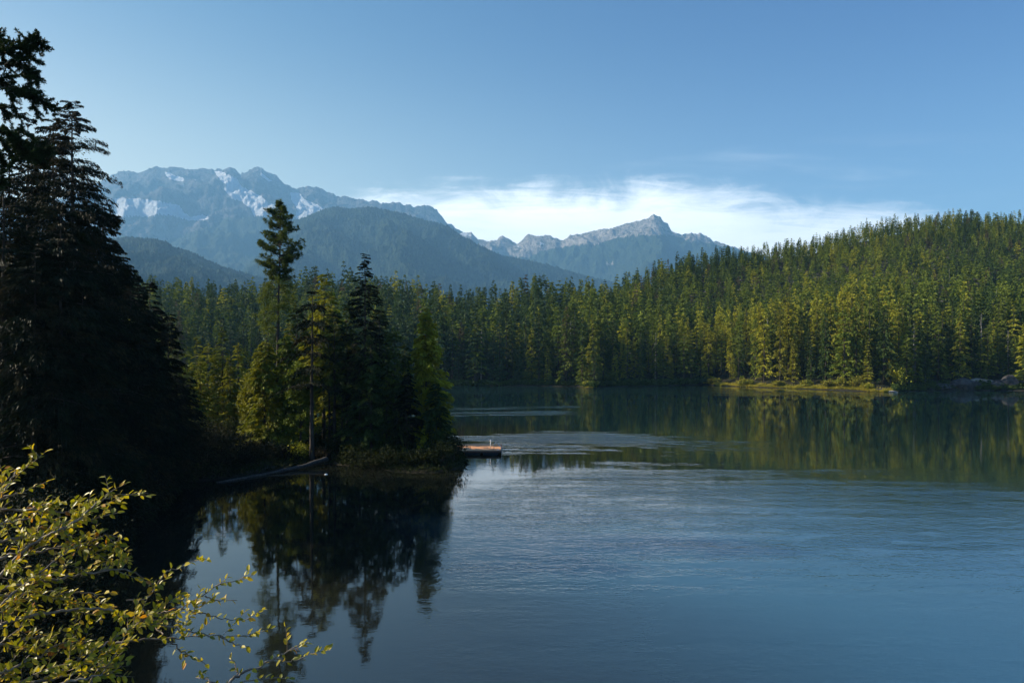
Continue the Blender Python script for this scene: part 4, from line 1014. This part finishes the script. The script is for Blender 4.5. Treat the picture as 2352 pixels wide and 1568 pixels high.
B1 = [
 ([(-60, 900), (0, 850), (130, 700), (280, 590), (430, 520), (560, 450), (640, 360), (720, 325), (800, 300), (1000, 290)], (4.3, 4.7), 'rb'),
 ([(-60, 640), (0, 615), (200, 560), (450, 520), (700, 440), (800, 420)], (4.5, 4.9), 'r'),
 ([(-60, 1120), (0, 1060), (120, 940), (270, 830), (420, 700), (520, 640)], (4.0, 4.5), 'r'),
 ([(-60, 950), (0, 935), (200, 880), (400, 870), (650, 810), (850, 800), (1000, 870), (1060, 920)], (4.2, 4.9), 'r'),
 ([(-60, 1200), (0, 1180), (200, 1120), (420, 1075), (700, 1060), (860, 1110), (1150, 1190), (1300, 1230), (1500, 1250), (1700, 1250)], (4.2, 5.2), 'rs'),
 ([(200, 1660), (300, 1568), (480, 1430), (700, 1310), (850, 1210), (950, 1150), (1100, 1100)], (4.2, 4.8), 'r'),
 ([(-60, 360), (0, 320), (70, 210), (120, 130)], (4.6, 4.8), 'r'),
 ([(-60, 360), (60, 300), (180, 290)], (4.6, 4.7), 'r'),
 ([(-60, 420), (0, 400), (150, 400), (300, 400), (420, 420), (540, 420)], (4.7, 4.9), 'r'),
 ([(-60, 1560), (0, 1500), (200, 1420), (400, 1300), (650, 1270)], (4.2, 4.6), 'r'),
 ([(-60, 1330), (50, 1300), (250, 1250), (330, 1270)], (4.4, 4.7), 'r'),
 ([(-60, 760), (60, 700), (240, 690), (400, 650), (560, 640), (720, 560), (830, 600)], (4.7, 5.0), 'r'),
 ([(-60, 1000), (150, 960), (380, 950), (560, 960), (760, 960)], (4.6, 5.0), 'r'),
 ([(-60, 520), (100, 480), (280, 450), (420, 500)], (4.9, 5.0), 'r'),
 ([(0, 1620), (250, 1560), (500, 1500), (720, 1440)], (4.1, 4.4), 'r'),
 ([(100, 1640), (420, 1568), (640, 1520), (800, 1500)], (4.0, 4.2), 'r'),
]
B2 = [
 ([(560, 1640), (750, 1300), (1000, 1270), (1200, 1265), (1430, 1240)], (5.0, 5.3), 'rs'),
 ([(850, 1010), (1000, 1000), (1110, 820), (1200, 790), (1330, 740)], (5.1, 5.4), 's'),
 ([(1010, 1110), (1180, 1080), (1290, 1020), (1380, 970), (1480, 900), (1620, 870), (1720, 840)], (5.2, 5.5), 's'),
 ([(1150, 1290), (1250, 1370), (1330, 1400), (1400, 1450)], (5.1, 5.3), 's'),
 ([(1180, 1060), (1330, 1090), (1440, 1120), (1560, 1150), (1690, 1140)], (5.2, 5.5), 's'),
 ([(1440, 1700), (1540, 1568), (1620, 1500), (1750, 1460), (1850, 1400), (2000, 1320), (2060, 1290)], (4.8, 5.2), 'rs'),
 ([(1600, 1510), (1590, 1450), (1550, 1390)], (4.9, 5.0), 's'), ([(1500, 1600), (1400, 1540), (1320, 1530)], (4.8, 4.9), 's'), ([(1480, 1250), (1580, 1310), (1680, 1320)], (5.2, 5.3), 's'),
 ([(1850, 1400), (1960, 1420), (2060, 1400)], (5.0, 5.1), 's'), ([(1500, 1600), (1700, 1545), (1850, 1530), (1960, 1540)], (4.7, 4.9), 's'), ([(900, 1010), (1000, 1110), (1060, 1160), (1120, 1190)], (5.1, 5.2), ''),
 ([(1380, 980), (1440, 1010), (1600, 1010)], (5.3, 5.4), 's'), ([(1100, 1240), (1040, 1190), (1150, 1110)], (5.0, 5.1), '')]
bush(34, B1, 'large leafy bush with sunlit yellow-green leaves filling the lower left corner', (-5.4, 3.2), 5.0, .95)
bush(32, B2, 'sparser shrub with thin sprigs reaching out over the reflected sky', (-4.6, 3.0), 2.4, .75)

# ================================================================== dock, log, boat, rocks, grass
def plank_mat():
    m, g = mat('deck_planks')
    tc = g('ShaderNodeTexCoord'); sp_ = g('ShaderNodeSeparateXYZ', {0: tc.outputs['Object']})
    bx = g.m('FLOOR', g.m('MULTIPLY', sp_.outputs[1], 6.2))
    wn = g('ShaderNodeTexWhiteNoise', {'W': bx}, noise_dimensions='1D').outputs[0]
    n_ = g.noise(g('ShaderNodeMapping', {0: tc.outputs['Object'], 'Scale': (.6, 6, 1)}).outputs[0], 4.0, 4, .6)
    c = g.mix(wn, (.50, .21, .075, 1), (.62, .30, .12, 1)); c = g.mix(g.sm(n_, .4, .7, 0, .35), c, (.30, .17, .10, 1))
    fr = g.m('FRACT', g.m('MULTIPLY', sp_.outputs[1], 6.2))
    c = g.mix(g.m('LESS_THAN', fr, .07), c, (.05, .03, .02, 1))
    b = g('ShaderNodeBsdfPrincipled', {'Base Color': c, 'Roughness': .8}); g('ShaderNodeOutputMaterial', {0: b.outputs[0]})
    return m
M_DECK = plank_mat()
M_SKIRT = simple('dock_skirt', (.020, .030, .050), (.035, .045, .065), 2.0, .6, .0)
M_WHITE = simple('white_paint', (.75, .76, .78), (.82, .83, .84), 2.0, .4)
M_STEEL = simple('rail_steel', (.45, .46, .48), (.55, .56, .58), 3.0, .35, metallic=.8)
def obj_part(name, parts, m, parent, smooth=False):
    V, Q = merge(parts); return link(name, mesh_np(name, V, Q, m, smooth), parent)
dk = empty('floating_dock', (-1.45, 87.2, 0)); tag(dk, 'small floating swim dock with orange-brown deck beyond the peninsula tip', 'dock')
Wd_, Dp = 9.6, 6.6
obj_part('deck', [box(-Wd_ / 2, Dp / 2, .46, Wd_, Dp, .07)], M_DECK, dk)
obj_part('fascia', [box(-Wd_ / 2, -.03, .36, Wd_ + .08, .06, .16), box(.03, Dp / 2, .36, .06, Dp, .16), box(-Wd_ / 2, Dp + .03, .36, Wd_ + .08, .06, .16)], simple('fascia_wood', (.10, .055, .045), (.15, .08, .06), 2.0, .8), dk)
for k in range(4): obj_part('float', [box(-1.3 - 2.3 * k, Dp / 2, .06, 1.9, Dp - .5, .34)], M_SKIRT, dk)
obj_part('post', [tube([(-1.35, 2.2, .5), (-1.35, 2.2, 1.45)], .045, 8), tube([(-1.35, 2.2, 1.40), (-1.35, 2.2, 1.52), (-1.35, 2.2, 1.60)], [.10, .11, .05], 10)], M_WHITE, dk, True)
rl = [tube([(-.9, 1.1, .55), (-.85, 1.1, 1.25), (-.6, 1.1, 1.5), (-.35, 1.1, 1.3), (.12, 1.1, .75), (.14, 1.1, .1), (.14, 1.1, -.6)], .025, 6), tube([(-.9, .5, .55), (-.85, .5, 1.25), (-.6, .5, 1.5), (-.35, .5, 1.3), (.12, .5, .75), (.14, .5, .1), (.14, .5, -.6)], .025, 6)]
rl += [tube([(.14, .5, zq), (.14, 1.1, zq)], .02, 6) for zq in (.45, .15, -.15, -.45)]
obj_part('ladder', rl, M_STEEL, dk, True)
obj_part('cleat', [box(-.35, .25, .60, .30, .08, .05), box(-.35, .25, .565, .10, .08, .04)], M_WHITE, dk)

def log(name, pts, rad, label, m, seed, cat='log'):
    r = np.random.default_rng(seed); pts = np.array(pts, float)
    tS = np.linspace(0, 1, len(pts)); tf = np.linspace(0, 1, 26)
    C = np.stack([np.interp(tf, tS, pts[:, q]) for q in range(3)], -1) + np.cumsum(r.normal(0, .012, (26, 3)), axis=0)
    R = np.interp(tf, np.linspace(0, 1, len(rad)), rad) * r.uniform(.9, 1.1, 26)
    parts = [tube(C, R, 10)]
    for q in range(5):
        i0 = r.integers(3, 22); dv = norm(r.normal(0, 1, 3) + np.array([0, 0, .8]))
        parts.append(tube(np.stack([C[i0], C[i0] + dv * r.uniform(.2, .5)]), [.05, .02], 5))
    V, Q = merge(parts); base = C[0].copy(); o = link(name, mesh_np(name, V - base, Q, m, True), None, base); return tag(o, label, cat)
log('fallen_log', [P(498, 1109, 68.3) * [1, 1, 0] + [0, 0, .02], P(620, 1088, 73.3) * [1, 1, 0] + [0, 0, .10], P(700, 1073, 76.5) * [1, 1, 0] + [0, 0, .28], P(752, 1062, 79.0) * [1, 1, 0] + [0, 0, .75]], [.10, .16, .24, .32], 'long grey fallen tree trunk lying half in the cove water', M_DEAD, 3)
log('fallen_log', [P(520, 1099, 71.5) * [1, 1, 0] + [0, 0, .05], P(640, 1078, 76.6) * [1, 1, 0] + [0, 0, .35]], [.06, .12], 'thinner dead trunk behind the long grey log', M_DEAD, 4)

def rowboat():
    x = PX(952, 84.5); y = 84.5; zg = max(.35, float(height(np.array([x]), np.array([y]))[0]))
    o = empty('rowing_boat', (x, y, zg + .1), math.radians(14)); tag(o, 'small pale teal boat pulled up among the dark shrubs', 'boat')
    st = np.linspace(-1.5, 1.5, 13); prof_w = .62 * (1 - np.clip(np.abs(st / 1.55) ** 2.6, 0, 1)) + .05; prof_w[0] = .42
    V = []
    for i, s_ in enumerate(st):
        w = prof_w[i]; sheer = .52 + .10 * (s_ / 1.5) ** 2 + .06 * max(0, s_)
        for a, zq in ((-1, sheer), (-.82, .26), (-.4, .05), (0, .0), (.4, .05), (.82, .26), (1, sheer)): V.append((s_, a * w, zq))
    V = np.array(V); nI = np.array(V); nI[:, 1] *= .93; nI[:, 2] += .025
    n7 = 7; Q = []
    for i in range(12):
        for j in range(6): Q.append([i * n7 + j, (i + 1) * n7 + j, (i + 1) * n7 + j + 1, i * n7 + j + 1])
    Q = np.array(Q); off = len(V)
    Qi = Q[:, ::-1] + off
    rim = []
    for i in range(12):
        rim += [[i * n7, i * n7 + off, (i + 1) * n7 + off, (i + 1) * n7], [i * n7 + 6, (i + 1) * n7 + 6, (i + 1) * n7 + 6 + off, i * n7 + 6 + off]]
    end = [[j, j + 1, j + 1 + off, j + off] for j in range(6)] + [[84 + j + 1, 84 + j, 84 + j + off, 84 + j + 1 + off] for j in range(6)]
    tr_ = np.array([[0, 1, 5, 6], [1, 2, 4, 5]]); t3 = np.array([[2, 3, 4]])
    link('hull', mesh_np('hull', np.concatenate([V, nI]), [np.concatenate([Q, Qi, np.array(rim), np.array(end), tr_]), t3], simple('boat_paint', (.20, .32, .32), (.28, .40, .39), 3.0, .5), False), o)
    for s_ in (-.75, .35): link('seat', mesh_np('seat', *box(s_, 0, .40, .24, 1.05, .04), M_DEAD), o)
    for a in (-1, 1): obj_part('gunwale', [tube(np.stack([st, a * (prof_w + .01), .54 + .10 * (st / 1.5) ** 2 + .06 * np.maximum(0, st)], -1), .028, 6)], M_DEAD, o, True)
rowboat()
bv = tube([(0, 0, -.08), (0, 0, -.04), (0, 0, .03), (0, 0, .08), (0, 0, .1)], [.06, .16, .18, .10, .04], 12)
tag(link('float_buoy', mesh_np('float_buoy', bv[0], bv[1], M_WHITE, True), None, (PX(749, 73), 73, 0)), 'tiny white float on the dark cove water', 'float')

def boulder(x, y, s, label, m, seed, group, sz=None):
    r = np.random.default_rng(seed)
    nu, nv = 18, 11; u_, v_ = np.meshgrid(np.linspace(0, 2 * math.pi, nu, endpoint=False), np.linspace(-.5 * math.pi, .5 * math.pi, nv))
    D_ = np.stack([np.cos(v_) * np.cos(u_), np.cos(v_) * np.sin(u_), np.sin(v_)], -1).reshape(-1, 3)
    k = np.array([1 + .30 * mnoise.noise(Vector(d_ * 1.3) + Vector((seed * 3.1, 0, 0))) + .16 * mnoise.noise(Vector(d_ * 3.3) + Vector((seed, 5, 0))) for d_ in D_])
    for q in range(6):   # flatten into facets
        nrm = norm(r.normal(0, 1, 3)); h_ = r.uniform(.68, .85); dp = D_ @ nrm; k = np.where(dp * k > h_, h_ / np.maximum(dp, .1), k)
    V = D_ * k[:, None] * np.array(s)
    i = np.arange(nv - 1)[:, None] * nu; j = np.arange(nu)[None, :]; kk = (j + 1) % nu
    Q = np.stack([i + j, i + kk, i + nu + kk, i + nu + j], -1).reshape(-1, 4)
    zg = max(0.0, float(height(np.array([x]), np.array([y]))[0]))
    return tag(link('boulder', mesh_np('boulder', V, Q, m), None, (x, y, zg + s[2] * .15)), label, 'rock', group)
GR = 'rocks on the right shore'
for k, (px, d, s_, lab, m_) in enumerate([
    (2255, 243, (6.0, 2.0, 1.0), 'pale flat rock ledge catching sun on the right shore', M_ROCKL), (2215, 236, (6, 3, 2.6), 'dark rock slab below the pale ledge', M_ROCK), (2165, 236, (4, 2.5, 1.6), 'low dark rock left of the slab', M_ROCK),
    (2315, 238, (4, 2.6, 3.0), 'grey rock face right of the pale ledge', M_ROCK), (2288, 237, (3.4, 2.4, 2.2), 'dark rock between slab and grey face', M_ROCK), (2345, 238, (3, 2, 1.6), 'dark rock at the right edge of the shore', M_ROCK),
    (2044, 226.5, (2.4, 1.1, .45), 'flat pale stone at the right end of the grass strip', M_ROCKL), (2022, 228, (1.6, 1, .5), 'small grey stone beside the flat pale stone', M_ROCK), (2232, 262, (2.4, 2, 3.5), 'tilted grey crag among the trees above the ledge', M_ROCKL),
    (1206, 269, (1.6, 1.0, .7), 'small pale stone under the middle of the far shore', M_ROCKL), (2128, 234, (2.5, 1.6, 1.0), 'low dark stone in the shade beside the lit bush', M_ROCK)]):
    boulder(PX(px, d), d, s_, lab, m_, 40 + k, GR)
log('driftwood_log', [P(1850, 0, 247) * [1, 1, 0] + [0, 0, .15], P(1877, 0, 244) * [1, 1, 0] + [0, 0, .2]], [.16, .10], 'thin driftwood log on the pale grass strip', M_DEAD, 6)

# sedge along the far shore: nobody could count it
r = np.random.default_rng(8)
n_ = 40000
pxg = np.concatenate([r.uniform(1615, 2062, n_ - 5500), r.normal(1352, 8, 2500), r.uniform(1620, 2062, 3000)])
back = np.abs(r.normal(0, 1, n_)) * np.where(pxg > 1600, 1.1, np.where((pxg > 1325) & (pxg < 1385), 1.8, .8)) - .2
kp = (pxg < 1600) | (wob(pxg * .21, pxg * .05) + r.normal(0, .5, n_) > -.35); pxg = pxg[kp]; back = back[kp]; n_ = len(pxg)
dg = SHORE(pxg) + back; xg = PX(pxg, dg)
zg_ = np.maximum(height(xg, dg), 0)
p = np.stack([xg, dg, zg_], -1); dv = norm(np.stack([r.normal(0, .35, n_), r.normal(0, .35, n_), np.ones(n_)], -1))
V, Q = sprays(p, dv, r.uniform(.25, .8, n_), r.uniform(.10, .26, n_), r)
M_SEDGE = foliage('sedge', (.20, .19, .025), (.34, .29, .04), .35, trans=.3)
tag(link('shore_grass', mesh_np('shore_grass', V, Q, M_SEDGE)), 'strip of yellow-green sedge along the far waterline', 'grass', kind='stuff')
# low undergrowth along the shores and over the banks: nobody could count it
def undergrowth(label, xs, ys, m, L, Wd, seed):
    r = np.random.default_rng(seed); n = len(xs); z_ = height(xs, ys); ok = z_ > -.06
    p = np.stack([xs, ys, z_], -1)[ok]; n = len(p)
    dv = norm(np.stack([r.normal(0, .7, n), r.normal(0, .7, n), np.abs(r.normal(.6, .4, n))], -1))
    p[:, 2] += r.uniform(0, L * .8, n)
    V, Q = sprays(p, dv, L * r.uniform(.5, 1.3, n), Wd * r.uniform(.6, 1.4, n), r, roll=1.0)
    tag(link('undergrowth', mesh_np('undergrowth', V, Q, m)), label, 'undergrowth', kind='stuff')
r = np.random.default_rng(18)
pxu = np.concatenate([r.uniform(380, 1640, 26000), r.uniform(2050, 2420, 7000)]); yu = SHORE(pxu) + np.abs(r.normal(0, 2.2, len(pxu)))
undergrowth('dark green undergrowth hanging over the far waterline', PX(pxu, yu), yu, M_DARK, 1.1, .55, 19)
xs = r.uniform(-62, -3, 90000); ys = r.uniform(66, 112, 90000)
undergrowth('dark undergrowth covering the low peninsula', xs, ys, M_SHRUBD, .34, .16, 20)
xs = r.uniform(-62, 2, 90000); ys = r.uniform(6, 72, 90000); 
undergrowth('black-green undergrowth covering the left bank', xs, ys, M_NEAR, .42, .18, 21)
GF = 'bushes on the far shore'
far_sh = [(1350, 256, 1.6, 2.2, 'small yellow-green bush on the grassy point'), (1363, 262, 8.0, 3.0, 'olive leafy tree on the grassy point'), (1705, 263, 3.4, 1.8, 'yellow-green bush on the left part of the grass strip'), (1722, 262, 2.2, 1.5, 'low lit bush beside the yellow-green one'),
          (1640, 276, 2.0, 2.6, 'low lime bush where the grass strip begins'), (1790, 256, 2.6, 2.4, 'low lime bush left of the driftwood'), (1902, 245, 3.4, 2.2, 'yellow-green bush right of the driftwood'), (1932, 243, 4.2, 2.4, 'taller lime bush on the right part of the strip'),
          (1968, 239, 5.0, 2.6, 'bright yellow bush near the right end of the strip'), (1990, 236, 2.6, 2.0, 'low yellow bush by the grey stone'), (2062, 233, 7.0, 2.8, 'lit olive bush where sunlight meets the shaded shore'), (1850, 254, 3.0, 2.2, 'small lime bush above the driftwood'),
          (2338, 240, 4.0, 1.8, 'small lit bush right of the grey rock face'), (1215, 272, 4.5, 2.6, 'dull green bush at the middle of the far shore'), (1405, 266, 5.0, 2.6, 'dark bush right of the grassy point')]
for k, (px, d, H, R, lab) in enumerate(far_sh):
    if 1630 < px < 2000: d = min(d, float(SHORE(px)) + 1.6); H *= .8
    m_ = M_SHRUBY if 'yellow' in lab or 'lime' in lab else M_SHRUBG if 'lit' in lab and 'olive' not in lab else M_OLIVE if 'olive' in lab or 'lit' in lab else M_MID
    shrub(px, d, H, R, lab, m_, 900 + k, GF, ls=.55, dens=.8, name='leafy_tree' if 'tree' in lab else 'shrub', cat='tree' if 'tree' in lab else 'shrub')
